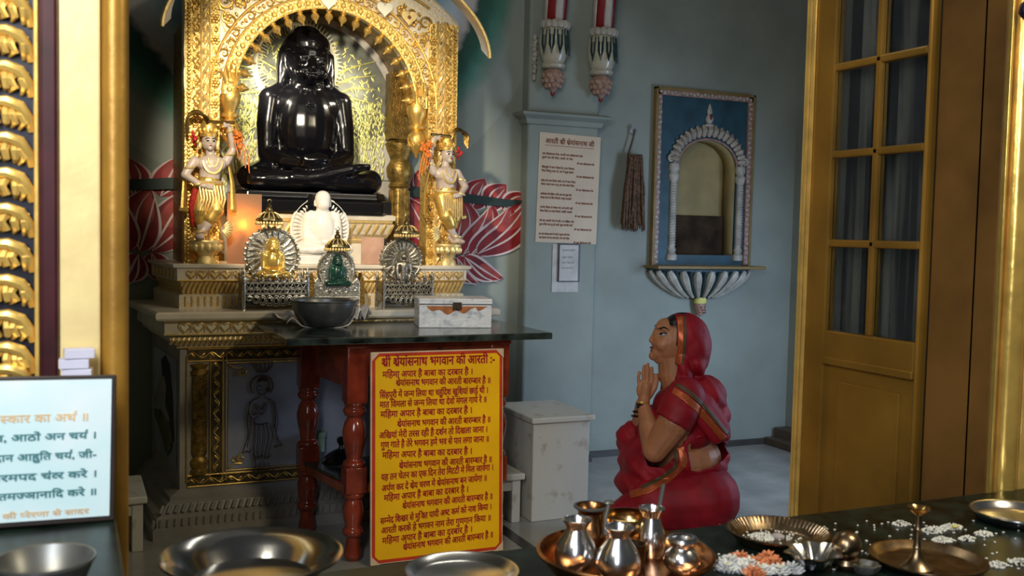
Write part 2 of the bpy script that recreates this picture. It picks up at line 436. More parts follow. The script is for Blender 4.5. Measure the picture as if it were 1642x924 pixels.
def petal(base, tip, w, bend, n=14):
    """pointed petal outline in photo pixels, bent sideways"""
    bx, by = base; tx, ty = tip; dx, dy = tx-bx, ty-by; L = math.hypot(dx, dy); nx, ny = -dy/L, dx/L
    def mid(t): q = bend*math.sin(PI*t*.9)*(.6+.4*t); return bx+dx*t+nx*q, by+dy*t+ny*q
    l, r = [], []
    for i in range(n+1):
        t = i/n; x, y = mid(t); h = w*.5*(math.sin(PI*t**.8)**.75 if 0 < t < 1 else 0)
        l.append((x+nx*h, y+ny*h)); r.append((x-nx*h, y-ny*h))
    return l + r[1:-1][::-1]
def wall_pts(poly, mirror): 
    out = []
    for p in poly:
        q = at(p[0], p[1], y=YW); x = q.x if not mirror else 2.08-q.x
        out.append((x, q.z))
    return out if not mirror else out[::-1]
PET = [  # base, tip, width, bend ; back row, main row, low row
 ((690,330),(672,272),46,-6),((725,332),(735,278),46,-6),((755,335),(778,288),46,-6),((780,335),(812,297),40,-5),((805,338),(843,312),30,-4),
 ((700,410),(660,318),60,-8),((715,410),(700,318),56,12),((728,410),(742,322),52,16),((740,410),(785,326),52,20),((752,409),(815,326),50,22),((763,408),(844,314),46,26),
 ((700,410),(690,452),34,4),((716,412),(738,452),34,8),((730,412),(772,450),32,10),((742,411),(806,443),30,10)]
lm, pm, im = MB(), MB(), MB()
for mir in (False, True):
    for k, (a, t, w, bd) in enumerate(PET):
        d = .002 + .0012*k
        lm.prism(wall_pts(petal(a, t, w+5, bd), mir), YW-d, YW-d+.0006)
        pm.prism(wall_pts(petal(a, t, w-3, bd), mir), YW-d-.0007, YW-d)
        s = [(a[0]+(t[0]-a[0])*q, a[1]+(t[1]-a[1])*q) for q in (.40, .94)]
        im.prism(wall_pts(petal(s[0], s[1], w*.50, bd*.6), mir), YW-d-.0011, YW-d-.0006)
        for q in (-.22, .14):
            o = petal(a, t, w*abs(q)*1.4, bd + w*q)
            n = len(o)//2
            lm.prism(wall_pts([(x, y) for x, y in petal((a[0], a[1]), (t[0]-4, t[1]+6), 3.2, bd*.9+w*q)], mir), YW-d-.0016, YW-d-.0009)
lm.build('lotus_outline', 'petal_line', wall_back, smooth=False)
pm.build('lotus_petals', 'petal_red', wall_back, smooth=False)
im.build('lotus_blush', 'petal_pink', wall_back, smooth=False)
b = MB()
for mir in (False, True): b.prism(wall_pts([(640,296),(810,320),(842,322),(810,332),(640,314)], mir), YW-.024, YW-.0225)
b.build('lotus_band', 'mural_green', wall_back, smooth=False)

# ---- pilaster with cornice
pil = struct(MB().box((2.20, YW-.08, 0), (2.62, YW+.02, 3.3)).build('trim_3', 'wall_paint', smooth=False, bevel=.012))
zc = at(850, 180, y=YW-.1).z
b = MB(); pr = [(0, -.06), (.012, -.055), (.02, -.03), (.05, -.012), (.055, .0), (.03, .01), (0, .012)]
for (o, z) in pr: pass
rows = [[(2.20-o, YW+.0, zc+z), (2.20-o, YW-.08-o, zc+z), (2.62+o, YW-.08-o, zc+z), (2.62+o, YW, zc+z)] for o, z in pr]
b.sheet(rows); b.build('cornice', 'wall_paint', pil, smooth=False)

# ---- left and right jambs of the opening
YJ = 1.72
def jx(px): return at(px, 460, y=YJ).x
xl = [jx(p) for p in (-60, 64, 95, 161, 206)]
lj = struct(MB().box((-.6, YJ, 0), (xl[4]-.012, YJ+.16, 3.3)).build('trim_1', 'brown_gold', smooth=False))
MB().box((xl[0], YJ-.012, 0), (xl[1], YJ, 3.2)).build('carved_ground', 'navy', lj, smooth=False)
MB().box((xl[1], YJ-.03, 0), (xl[2], YJ, 3.2)).build('maroon_strip', 'maroon', lj, smooth=False, bevel=.006)
MB().box((xl[2], YJ-.022, 0), (xl[3], YJ, 3.2)).build('gold_strip', 'lit_gilding', lj, smooth=False, bevel=.004)
b = MB(); r = (xl[4]-xl[3])/2; b.lathe([(0, 0), (r, 0), (r, 3.2), (0, 3.2)], (xl[3]+r, YJ-.008, 0), 24); b.build('round_moulding', 'brown_gold', lj)
b = MB(); b.box((xl[1]-.007, YJ-.026, 0), (xl[1], YJ, 3.2)); b.build('gold_bead', 'gold_paint', lj, bevel=.002)
# scrolled acanthus leaves running up the band
zs = [at(30, p, y=YJ).z for p in (-40, 16, 72, 128, 184, 240, 296, 352, 408, 464, 520, 570, 604)]
wd = xl[1]-.008
for k, z in enumerate(zs):
    b = MB()
    b.tube([(wd-.003, YJ-.012, z-.026), (wd-.007, YJ-.020, z-.006), (wd-.018, YJ-.026, z+.010), (wd-.036, YJ-.026, z+.017), (wd-.056, YJ-.022, z+.016), (wd-.072, YJ-.014, z+.008)], [.005, .008, .0095, .0085, .007, .004], 8)
    for q in range(5):
        x0 = wd-.012-.0125*q; e_ = .004*math.sin(q*2.1+k)
        b.tube([(x0, YJ-.018, z+.008), (x0-.003+e_, YJ-.025, z-.004), (x0+.001, YJ-.022, z-.014), (x0-.004+e_, YJ-.014, z-.024+.003*q)], [.0075, .0068, .0060, .0030], 7)
    b.build('gilt_leaf', 'gold_paint', lj)
XJ = at(1591, 560, y=YJ).x
rj = struct(MB().box((XJ, YJ, 0), (XJ+.75, YJ+.20, 3.3)).build('trim_2', 'jamb_brown', smooth=False, bevel=.004))
xr = [at(p, 460, y=YJ).x for p in (1597, 1604, 1634, 1641)]
b = MB(); r = (xr[2]-xr[1])/2; b.lathe([(0, 0), (r, 0), (r, 3.2), (0, 3.2)], (xr[1]+r, YJ-.004, 0), 20); b.build('gold_column', 'polished_gold', rj)
MB().box((xr[0]-.003, YJ-.014, 0), (xr[0]+.004, YJ, 3.2)).build('gold_bead', 'polished_gold', rj, bevel=.002)
MB().box((xr[3]-.002, YJ-.016, 0), (xr[3]+.08, YJ, 3.2)).build('gold_strip', 'gold_paint', rj, bevel=.002)
MB().box((XJ+.0, YJ+.06, 0), (XJ+.012, YJ+.065, 3.2)).build('groove', 'maroon', rj)
q = at(1640, 15, y=YJ-.03)
MB().ell((q.x+.012, YJ-.03, q.z), (.018, .016, .022), 12).ell((q.x+.03, YJ-.03, q.z+.02), (.02, .016, .03), 12).build('carved_knob', 'navy', rj)

# ---- glazed folding door leaf, standing open
YD0 = at(1486, 400, x=XJ).y; YD1 = at(1291, 400, x=XJ).y
dr = struct(bpy.data.objects.new('door_1', None)); C.objects.link(dr)
def dz(py): return at(1406, py, x=XJ).z
def dy(px): return at(px, 400, x=XJ).y
ZT = 2.75; T = .018
zr = [dz(540)] + [dz(p) for p in (392, 243, 97, -50, -200)]
yl, yr_, ym = dy(1334), dy(1481), dy(1403)
fr = MB()
fr.box((XJ-T, yl, .05), (XJ+T, YD1, ZT)).box((XJ-T, YD0, .05), (XJ+T, yr_, ZT))
zp = dz(588)
fr.box((XJ-T, yr_, zp), (XJ+T, yl, zr[0])).box((XJ-T, yr_, .05), (XJ+T, yl, .22)).box((XJ-T, yr_, 2.6), (XJ+T, yl, ZT))
fr.build('door_frame', 'wood_paint', dr, smooth=False, bevel=.005)
b = MB()
for z in zr[1:]: b.box((XJ-T*.9, yr_, z-.011), (XJ+T*.9, yl, z+.011))
b.box((XJ-T*.9, ym-.011, zr[0]), (XJ+T*.9, ym+.011, 2.6)); b.build('glazing_bars', 'wood_paint', dr, smooth=False, bevel=.006)
MB().box((XJ-.006, yr_, .2), (XJ+.006, yl, zp+.01)).build('door_panel', 'wood_paint', dr, smooth=False)
b = MB(); i = .05
b.box((XJ-.012, yr_+i, .27), (XJ-.004, yl-i*1.1, zp-.06)); b.build('raised_field', 'wood_paint', dr, smooth=False, bevel=.007)
MB().box((XJ-T-.006, yr_, zp-.016), (XJ-.004, yl, zp+.006)).build('panel_moulding', 'wood_paint', dr, smooth=False, bevel=.004)
b = MB()
for q in (.008, .026): b.box((XJ-T-.008, YD1-q-.012, .05), (XJ-T, YD1-q, ZT))
b.box((XJ-T-.004, YD1, .05), (XJ+T, YD1+.006, ZT)); b.build('edge_bead', 'gold_paint', dr, smooth=False, bevel=.003)
for r in range(5):
    z0, z1 = zr[r]+.012*(r > 0), (zr[r+1]-.012)
    for y0, y1 in ((yr_, ym-.011), (ym+.011, yl)):
        MB().box((XJ-.002, y0, z0), (XJ+.002, y1, z1)).build('pane', 'glass', dr, smooth=False)
rows = []
for zz in (.2, 1.0, 2.0, 2.7):
    rows.append([(XJ+.07+.016*math.sin(i*1.9)+.008*math.sin(i*4.3), YD0-.02+(YD1-YD0+.04)*i/60, zz) for i in range(61)])
cu = MB().sheet(rows).build('door_curtain', 'curtain', solid=.003)
tag(cu, 'thin grey pleated curtain hanging behind the door panes', 'curtain')
# ================================================================ altar pedestal (marble plinth and upper stage)
AX0, AX1 = .40, 1.68; ACX = 1.04; PY = 4.11; SY = 4.30; PZ = .905; SZ = 1.09
SPL = .06
def mould(b, x0, x1, yf, yb, prof, cap=True):
    rows = [[(x0-o-SPL, yb, z), (x0-o, yf-o, z), (x1+o, yf-o, z), (x1+o+SPL, yb, z)] for o, z in prof]
    b.sheet(rows)
    for o, z in ((prof[0], prof[-1]) if cap else ()):
        b.bm.faces.new([b.bm.verts.new(p) for p in ((x0-o-SPL, yb, z), (x0-o, yf-o, z), (x1+o, yf-o, z), (x1+o+SPL, yb, z))])
    return b
alt = thing('altar_plinth', 'tall marble altar plinth with an etched front panel behind the red table', 'altar', (0, 0, 0))
stg = thing('altar_stage', 'low cream marble stage with a row of gold hearts on top of the plinth', 'stage', (0, 0, PZ))
YB = YW-.03
b = mould(MB(), .40, 1.68, 4.19, YB, [(-.01, .17), (-.01, .76)]); b.build('plinth_body', 'plinth_marble', alt, smooth=False)
b = mould(MB(), .40, 1.68, 4.19, YB, [(.10, 0), (.10, .045), (.085, .05), (.085, .085), (.06, .10), (.045, .13), (.03, .14), (.03, .155), (0, .17), (-.012, .175)]); b.build('plinth_base', 'plinth_marble', alt, smooth=False)
b = mould(MB(), .40, 1.68, 4.19, YB, [(-.012, .755), (.0, .76), (.012, .775), (.03, .785), (.035, .80), (.03, .805), (.055, .812), (.055, .868)]); b.build('plinth_frieze', 'cream_marble', alt, smooth=False)
b = mould(MB(), .40, 1.68, 4.19, YB, [(.05, .866), (.085, .872), (.09, .88), (.09, .898), (.082, PZ)]); b.build('plinth_top', 'cream_marble', alt, smooth=False)
b = mould(MB(), .425, 1.655, SY, YB, [(.01, PZ), (.01, PZ+.055), (-.005, PZ+.06)]); b.move(Matrix.Translation((0, 0, -PZ))).build('stage_foot', 'gilt_cream', stg, smooth=False)
b = mould(MB(), .425, 1.655, SY, YB, [(-.006, PZ+.058), (-.012, PZ+.065), (-.012, PZ+.075), (0, PZ+.09), (.004, PZ+.108), (.01, PZ+.112)]); b.move(Matrix.Translation((0, 0, -PZ))).build('stage_reed', 'pale_gold', stg, smooth=False)
b = mould(MB(), .425, 1.655, SY, YB, [(.008, PZ+.11), (.018, PZ+.113), (.02, PZ+.165), (.018, PZ+.168)]); b.move(Matrix.Translation((0, 0, -PZ))).build('stage_frieze', 'cream_marble', stg, smooth=False)
b = mould(MB(), .425, 1.655, SY, YB, [(.018, PZ+.165), (.035, PZ+.17), (.038, SZ-.004), (.03, SZ)]); b.move(Matrix.Translation((0, 0, -PZ))).build('stage_top', 'cream_marble', stg, smooth=False)
# gold hearts along the friezes and slanted reeding
def heart_row(b, hb_, x0, x1, y, z, s, step):
    x = x0
    while x < x1:
        h = heart(x, z, s); b.tube([(p[0], y, p[1]) for p in h], s*.13, 4, closed=True)
        h = heart(x, z-.1*s, s*.62); hb_.prism(h, y-.004, y+.001)
        b.tube([(x+step/2, y, z-s*.9), (x+step/2, y-.002, z+s)], s*.09, 4)
        x += step
b = MB(); hb_ = MB(); heart_row(b, hb_, .46, 1.66, SY-.021, PZ+.141, .019, .047); hb_.move(Matrix.Translation((0, 0, -PZ))).build('heart_frieze', 'pale_gold', stg, smooth=False)
yside = [(.405-SPL*t, SY+t*(YB-SY)) for t in (.12, .26, .4, .54, .68, .82)]
for x, y in yside: b.tube([(x-.002, y+.02*math.sin(a), PZ+.141+.02*math.cos(a)) for a in [2*PI*i/12 for i in range(12)]], .0026, 4, closed=True)
b.tube([(.405, SY-.021, PZ+.117), (1.675, SY-.021, PZ+.117)], .003, 5)
b.move(Matrix.Translation((0, 0, -PZ))).build('gold_hearts', 'gold', stg)
b = MB(); x = .43
while x < 1.655: b.tube([(x, SY+.004, PZ+.066), (x+.006, SY-.006, PZ+.086), (x+.016, SY-.008, PZ+.106)], [.006, .008, .006], 6); x += .019
x = .44
while x < 1.65: b.tube([(x, SY-.012, PZ+.01), (x, SY-.012, PZ+.05)], .005, 5); x += .026
b.move(Matrix.Translation((0, 0, -PZ))).build('gold_reeding', 'pale_gold', stg)
b = MB(); hb_ = MB(); heart_row(b, hb_, .42, 1.66, 4.19-.058, .842, .023, .052); b.build('heart_outlines', 'pale_gold', alt); hb_.build('white_hearts', 'halo_cream', alt, smooth=False)
b = MB(); x = .37
while x < 1.72: b.tube([(x, 4.19-.02, .772), (x+.010, 4.19-.034, .79), (x+.016, 4.19-.03, .806)], [.006, .008, .005], 6); x += .02
for o, z in ((.057, .814), (.057, .866), (.004, .757)): b.tube([(.40-o, 4.19-o, z), (1.68+o, 4.19-o, z)], .004, 6)
b.build('gold_rope', 'pale_gold', alt)
b = MB(); x = .33
while x < 1.75: b.tube([(x, 4.19-.07, .102), (x+.012, 4.19-.052, .128)], [.007, .007], 6); x += .028
x = .30
while x < 1.76: b.tube([(x, 4.19-.088, .055), (x+.004, 4.19-.089, .082)], [.006, .006], 5); x += .028
b.build('base_reeding', 'plinth_marble', alt)
# front panel : gilt vine borders, corner half column, etched figure
FY = 4.2
b = MB()
b.box((.44, FY-.006, .70), (1.6, FY-.002, .745)).box((.53, FY-.006, .22), (.575, FY-.002, .70)).box((.44, FY-.006, .185), (1.6, FY-.002, .225))
b.build('border_ground', 'border_dark', alt, smooth=False)
b = MB(); g = .0028
def vine(b, p0, p1, amp, per, leaf, y):
    p0, p1 = V(p0), V(p1); L = (p1-p0).length; d = (p1-p0)/L; n = V((-d.y, d.x)); k = int(L/per*10)
    P = lambda t: p0+d*(L*t)+n*(amp*math.sin(2*PI*L*t/per))
    b.tube([(P(i/k).x, y, P(i/k).y) for i in range(k+1)], g*.8, 4)
    m = int(L/per*2)
    for i in range(m):
        q = P((i+.5)/m) - n*(amp*.9*(1 if i % 2 == 0 else -1)); a = math.atan2(d.y, d.x)+(.7 if i % 2 else -.7)
        b.ell((q.x, y, q.y), (leaf, .002, leaf*.38), 8, rot=(0, -a, 0))
vine(b, (.44, .7225), (1.5, .7225), .011, .075, .013, FY-.007)
vine(b, (.5525, .24), (.5525, .70), .011, .075, .013, FY-.007)
vine(b, (.44, .205), (1.5, .205), .010, .075, .012, FY-.007)
for z in (.748, .698, .228, .183): b.tube([(.44, FY-.006, z), (1.6, FY-.006, z)], g, 5)
for x in (.437, .528, .578, .592): b.tube([(x, FY-.006, .2), (x, FY-.006, .72)], g, 5)
for z in (.686, .24): b.tube([(.592, FY-.006, z), (1.5, FY-.006, z)], g*.8, 5)
for z, sg in ((.645, -1), (.285, 1)):
    b.spiral((.655, z), .020, 1.2, FY-.007, .0036, PI*.5, sg, 18)
    b.tube([(.602, FY-.006, z-sg*.035), (.625, FY-.007, z-sg*.02), (.64, FY-.007, z-sg*.018), (.655, FY-.007, z-sg*.020)], .0032, 5)
    b.tube([(.615, FY-.006, z-.002), (.626, FY-.006, z+.009), (.637, FY-.006, z-.002), (.626, FY-.006, z-.013)], .003, 4, closed=True)
b.build('gilt_border', 'gold', alt)
b = MB(); rr = .030; cx = .487
b.lathe([(0, .235), (.034, .235), (.034, .25), (.026, .255), (.032, .27), (.036, .285), (.028, .30), (.022, .305), (.028, .315), (.030, .33), (.028, .64), (.034, .645), (.034, .66), (.024, .665), (.036, .685), (0, .69)], (cx, FY-.004, 0), 18, sy=.7)
for k in range(24):
    z = .325+k*.0132
    for s_ in (-1, 1): b.tube([(cx+s_*.027, FY-.012, z), (cx+s_*.014, FY-.024, z+.009), (cx, FY-.027, z+.016)], [.003, .0035, .002], 5)
b.build('corner_column', 'dull_gold', alt)
# etched standing figure on the panel
b = MB(); fx, fz = .735, .28; y = FY-.0065
def line(pts, r=.0018):
    q_ = [V((p[0], p[1])) for p in pts]; out = []
    for i in range(len(q_)-1):   # smooth curve through the points
        p0, p1, p2, p3 = q_[max(0, i-1)], q_[i], q_[i+1], q_[min(len(q_)-1, i+2)]
        for j in range(4):
            t = j/4; out.append(.5*((2*p1)+(p2-p0)*t+(2*p0-5*p1+4*p2-p3)*t*t+(3*p1-p0-3*p2+p3)*t**3))
    out.append(q_[-1]); b.tube([(fx+p.x, y, fz+p.y) for p in out], r, 4)
circ = lambda cx, cz, r, a0=0, a1=2*PI, n=12: [(cx+r*math.cos(a0+(a1-a0)*i/n), cz+r*math.sin(a0+(a1-a0)*i/n)) for i in range(n+1)]
line(circ(0, .305, .046, -.7, PI+.7), .0028); line([(.024, .325), (.027, .30), (.018, .278), (.004, .270), (-.012, .277), (-.020, .296), (-.017, .32)])
for i in range(5): line(circ(.003, .322, .022-.0035*i, .2, PI), .0016)
line([(-.012, .304), (-.006, .307), (0, .304)]); line([(-.010, .290), (-.004, .287), (.002, .290)]); line(circ(.026, .29, .007))
for i in range(6): line([(.020*math.sin(-.9+i*.36), .36), (.045*math.sin(-.9+i*.36)+.004, .385), (.055*math.sin(-.9+i*.36), .404)], .0022)
line([(-.008, .270), (-.012, .256), (-.036, .246), (-.052, .22), (-.050, .185), (-.030, .168), (-.012, .178)]); line([(.012, .270), (.016, .255), (.042, .244), (.054, .21), (.058, .16), (.050, .125)])
line([(-.040, .205), (-.034, .185), (-.018, .192)]); line([(-.026, .232), (-.016, .20), (.0, .186), (.014, .20), (.022, .236)]); line([(-.018, .234), (-.008, .212), (.006, .21), (.014, .236)])
line([(-.03, .165), (-.026, .15), (0, .143), (.028, .15)], .003); line([(-.048, .24), (-.058, .17), (-.054, .10), (-.076, .03), (-.06, .036), (-.05, .028), (-.042, .04)]); line([(-.044, .18), (-.048, .11), (-.058, .05)])
line([(.052, .24), (.068, .16), (.062, .10), (.084, .05), (.07, .052), (.06, .042), (.054, .054)]); line([(.056, .2), (.058, .12), (.07, .06)])
for dx in (-.028, -.014, .002, .018, .032): line([(dx, .148), (dx*1.3+.004, .09), (dx*1.1-.003, .03), (dx*.8, -.005)], .0016)
line([(-.036, .02), (-.018, .004), (.004, .012), (.026, -.002), (.040, .014)]); line([(-.026, .0), (-.024, -.03), (-.034, -.046), (-.012, -.048), (-.006, -.02)]); line([(.010, -.01), (.012, -.034), (.006, -.05), (.034, -.048), (.028, -.02)])
for i in range(5): line(circ(-.064+.032*i, -.062, .018, PI, 2*PI, 6)); line(circ(-.064+.032*i, -.078, .016, PI, 2*PI, 6)); line(circ(-.048+.028*i, -.056, .014, 0, PI, 6))
line([(-.088, -.055), (0, -.051), (.088, -.055)], .0028); line([(-.082, -.066), (-.05, -.096), (0, -.1), (.05, -.096), (.082, -.066)])
b.build('etched_figure', 'etch', alt)
MB().box((.60, FY-.0028, .245), (1.3, FY-.001, .68)).build('front_panel', 'grey_marble', alt, smooth=False)
# painted side panel (a pale bird on dark foliage) on the left flank
def side(u, z, o=.002): return V((.41-SPL*u-o, 4.19+.01+u*(YB-4.2), z))
def sprism(name, pts, m, o):
    b = MB(); v = [b.bm.verts.new(side(u, z, o)) for u, z in pts]; w = [b.bm.verts.new(side(u, z, o-.002)) for u, z in pts]
    b.bm.faces.new(v); n = len(v)
    for i in range(n): b.bm.faces.new((v[i], v[(i+1) % n], w[(i+1) % n], w[i]))
    b.build(name, m, alt, smooth=False)
sprism('side_panel', [(.08, .24), (.92, .24), (.92, .70), (.08, .70)], 'grey_marble', .004)
sprism('painted_tree', [(.14, .36), (.30, .30), (.36, .45), (.5, .52), (.6, .66), (.45, .69), (.3, .66), (.2, .55)], 'paint_dark', .006)
sprism('painted_bird', [(.2, .34), (.34, .28), (.5, .33), (.78, .40), (.86, .47), (.66, .55), (.48, .60), (.4, .56), (.44, .48), (.3, .44)], 'paint_pale', .008)
sprism('painted_meadow', [(.2, .32), (.34, .27), (.55, .33), (.8, .39), (.84, .42), (.6, .44), (.36, .42), (.28, .42)], 'paint_green', .010)

# ================================================================ gilded shrine arch
sh = thing('shrine_arch', 'gilded carved arch shrine framing the seated black statue', 'shrine', (ACX, 4.36, SZ))
H = .60; CI = .46; RA = .40; ZS = 1.80-SZ      # local z from the stage top; local y: 0 = front face
def eavez(x): return .94 + .42*max(0, 1-(x/.70)**2)**.55
def A(a, r, y=0, zc=ZS): return (r*math.cos(a), y, zc+r*math.sin(a))
for s_ in (-1, 1):
    b = MB(); b.box((min(s_*CI, s_*H), -.008, 0), (max(s_*CI, s_*H), .09, 1.10)); col = b.build('column', 'carved_gold', sh, smooth=False)
    b = MB(); x0 = s_*H - s_*.016
    for k in range(68): b.ell((x0, -.011, .01+k*.0158), .0075, 6)
    xa = s_*(H-.046); n = 14
    for k in range(n):
        z = .03+k*.077; q = 1 if k % 2 else -1
        b.spiral((xa, z+.018), .017, 1.15, -.013, .0048, PI*.5, q, 16); b.spiral((xa, z+.052), .014, 1.1, -.013, .004, -PI*.5, -q, 14)
        b.tube([(xa-.012*q, -.010, z), (xa+.014*q, -.013, z+.036), (xa-.012*q, -.010, z+.076)], .0042, 5)
    b.build('scroll_band', 'gold', col)
    b = MB(); xa = s_*(H-.082)
    for ph in (0, PI): b.tube([(xa+.009*math.cos(k*.55+ph), -.010+.009*math.sin(k*.55+ph), .005+k*.0085) for k in range(130)], .0058, 5)
    for dx in (-.017, .017): b.tube([(xa+dx, -.009, 0), (xa+dx, -.009, 1.11)], .0042, 5)
    b.build('rope_band', 'pale_gold', col)
    b = MB(); xa = s_*(H-.12)
    for k in range(12):
        z = .05+k*.088
        for j in range(6): b.ell((xa+.013*math.cos(j*PI/3), -.011, z+.013*math.sin(j*PI/3)), (.008, .006, .008), 6)
        b.ell((xa, -.016, z), .006, 6); b.spiral((xa, z+.042), .012, 1, -.012, .0038, PI/2, 1 if k % 2 else -1, 12)
    b.build('flower_band', 'gold', col)
    # dark side wall of the shrine, front to back
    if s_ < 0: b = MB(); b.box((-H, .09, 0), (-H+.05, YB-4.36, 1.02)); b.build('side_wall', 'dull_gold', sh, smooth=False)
    b = MB(); xb = s_*.452; yb_ = YB-4.36-.085
    b.lathe([(0, 0), (.068, 0), (.068, .03), (.052, .04), (.060, .06), (.046, .075), (.046, .36), (.056, .37), (.046, .39), (.062, .42), (.066, .46), (.046, .50), (.052, .52), (.066, .55), (.072, .58), (.05, .60), (0, .61)], (xb, yb_, 0), 18)
    for k in range(14): b.tube([(xb+.047*math.cos(k*PI/7), yb_+.047*math.sin(k*PI/7), .08), (xb+.047*math.cos(k*PI/7), yb_+.047*math.sin(k*PI/7), .35)], .006, 4)
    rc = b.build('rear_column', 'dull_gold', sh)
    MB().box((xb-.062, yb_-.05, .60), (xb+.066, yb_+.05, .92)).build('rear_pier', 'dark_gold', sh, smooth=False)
# arch plate: between the inner arch and the straight-sided outer frame
def plate(b, ri, y0, y1, n=48, outer=None):
    A0 = []; B0 = []
    for i in range(n+1):
        a = PI*i/n; c, s_ = math.cos(a), math.sin(a)
        A0.append((ri*c, ZS+ri*s_)); B0.append(outer(a))
    for i in range(n):
        q = [A0[i], B0[i], B0[i+1], A0[i+1]]
        f = [b.bm.verts.new((p[0], y0, p[1])) for p in q]; g = [b.bm.verts.new((p[0], y1, p[1])) for p in q]
        b.bm.faces.new(f); b.bm.faces.new(g[::-1]); b.bm.faces.new((f[0], f[3], g[3], g[0])); b.bm.faces.new((f[1], f[2], g[2], g[1]))
def out1(a):   # shouldered outline under the eave
    c, s_ = math.cos(a), math.sin(a); t = .44
    while t < .80 and abs(t*c) < H and ZS+t*s_ < eavez(t*c)-.03: t += .004
    return t*c, ZS+t*s_
b = MB(); plate(b, RA+.02, 0, .09, outer=out1)
b.build('arch_face', 'gilt_cream', sh, smooth=False)
b = MB(); rows = [[A(PI*i/48, r, y) for i in range(49)] for r, y in ((RA+.01, -.004), (RA, -.012), (RA, -.016), (RA+.035, -.020), (RA+.045, -.018), (RA+.045, 0))]
b.sheet(rows); b.build('arch_band', 'carved_gold', sh)
b = MB()
for r, w in ((RA+.05, .0055), (RA+.098, .006), (RA+.002, .005)): b.tube([A(PI*i/60, r, -.012) for i in range(61)], w, 6)
for o_ in (.045, .085): b.tube([(x_, -.006, eavez(x_)-o_) for x_ in [-CI+2*CI*i/40 for i in range(41)]], .0055, 6)
for k in range(34): b.ell(A(PI*(k+.5)/34, RA+.023, -.020), (.012, .006, .012), 6)
b.build('arch_ribs', 'gold', sh)
b = MB()
for k in range(30):
    a = PI*(k+.5)/30; p = A(a, RA+.074, -.006); b.spiral((p[0], p[2]), .020, 1.3, -.008, .0042, a, 1 if k % 2 else -1, 16)
    q = A(a+.06, RA+.074, -.006); b.ell((q[0], -.008, q[2]), (.011, .005, .006), 6, rot=(0, -a, 0))
for k in range(22):
    a = PI*(k+.5)/22; p = A(a, RA+.14, -.006)
    if abs(p[0]) > CI-.02 or p[2] > eavez(p[0])-.11: continue
    b.spiral((p[0], p[2]), .028, 1.25, -.006, .0055, a+PI, -1 if k % 2 else 1, 18)
    for j in range(5): b.ell((p[0]+.012*math.cos(j*1.26), -.008, p[2]+.012*math.sin(j*1.26)), (.008, .005, .008), 6)
for s_ in (-1, 1):
    for (x, z, r, st) in ((.42, ZS+.30, .03, 2), (.44, ZS+.385, .03, 0), (.37, ZS+.42, .028, 4), (.41, ZS+.21, .022, 3), (.28, ZS+.51, .026, 1)):
        b.spiral((s_*x, z), r, 1.4, -.006, .0062, st, s_, 20); b.tube([(s_*(x+r), -.005, z), (s_*(x+r*.6), -.007, z-r*1.1), (s_*(x-r*.4), -.005, z-r*1.5)], [.004, .006, .003], 5)
        for j in range(3): b.ell((s_*(x-r*.9), -.006, z+r*(j-.8)), (.011, .005, .006), 6, rot=(0, j-1, 0))
b.build('arch_scrolls', 'gold', sh)
# soffit and back panel
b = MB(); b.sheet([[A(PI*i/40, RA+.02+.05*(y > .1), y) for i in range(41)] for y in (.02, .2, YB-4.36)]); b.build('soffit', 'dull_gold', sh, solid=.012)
b = MB(); b.prism([(-.52, 0), (.52, 0), (.52, ZS)]+[A(PI*i/32, RA+.10)[::2] for i in range(33)]+[(-.52, ZS)], YB-4.36-.025, YB-4.36); bk = b.build('back_panel', 'panel_stone', sh, smooth=False)
YP = YB-4.36-.027
b = MB(); b.prism([(-.42, ZS-.10), (-.30, ZS-.14), (.10, ZS-.14), (.32, ZS-.12), (.43, ZS-.06)]+[A(PI*i/32, RA+.03)[::2] for i in range(33)], YP-.002, YP+.004); b.build('painted_backdrop', 'tree_dark', bk, smooth=False)
b = MB(); b.tube([(-.43, YP, .40), (.43, YP, .40)], .002, 4); b.tube([(-.36, YP, .2), (-.36, YP, .4)], .002, 4); b.tube([(.33, YP, .2), (.33, YP, .4)], .002, 4); b.build('panel_joint', 'etch', bk)
# drooping foliage relief
random.seed(11); b = MB()
for side_ in (-1, 1):
    for k in range(520):
        if k < 400: x = side_*random.uniform(.17, .39); lo = .40 + .10*abs(math.sin(x*17)) - (.02 if side_ > 0 else .06); z = random.uniform(lo, ZS+.06); az = PI/2+random.uniform(-.45, .45)
        else:
            a = random.uniform(.05, PI*.48); r = random.uniform(.24, .39); x = side_*r*math.cos(a); z = ZS+r*math.sin(a)-.02; az = random.uniform(.4, 2.7)
        b.ell((x, YP-.004-random.random()*.006, z), (random.uniform(.010, .018), .002, .0036), 6, rot=(0, -az, 0))
    for k in range(7):
        z0 = ZS-.10+k*.05; b.tube([(side_*.12, YP-.003, z0-.02), (side_*.22, YP-.005, z0+.03), (side_*.34, YP-.004, z0-.05+.02*k)], [.006, .005, .003], 5)
b.build('gilt_foliage', 'tree_gold', bk)
# sunburst halo behind the head
hx, hz = -.032, .86
hx = at(475, 106, y=YB-.05).x-ACX; hz = at(475, 106, y=YB-.05).z-SZ
b = MB(); rh = .195
b.tube([(hx+rh*math.cos(2*PI*i/48)*.98, YP-.012, hz+rh*math.sin(2*PI*i/48)*1.05) for i in range(48)], .017, 8, closed=True, flat=.6)
for k in range(76):
    a = 2*PI*k/76; c, s_ = math.cos(a)*.98, math.sin(a)*1.05
    b.tube([(hx+rh*c, YP-.012, hz+rh*s_), (hx+(rh+.038)*c, YP-.010, hz+(rh+.038)*s_)], [.0065, .001], 5)
    b.tube([(hx+rh*c, YP-.012, hz+rh*s_), (hx+(rh-.045)*c, YP-.010, hz+(rh-.045)*s_)], [.006, .001], 5)
b.build('sunburst_halo', 'halo_cream', bk)
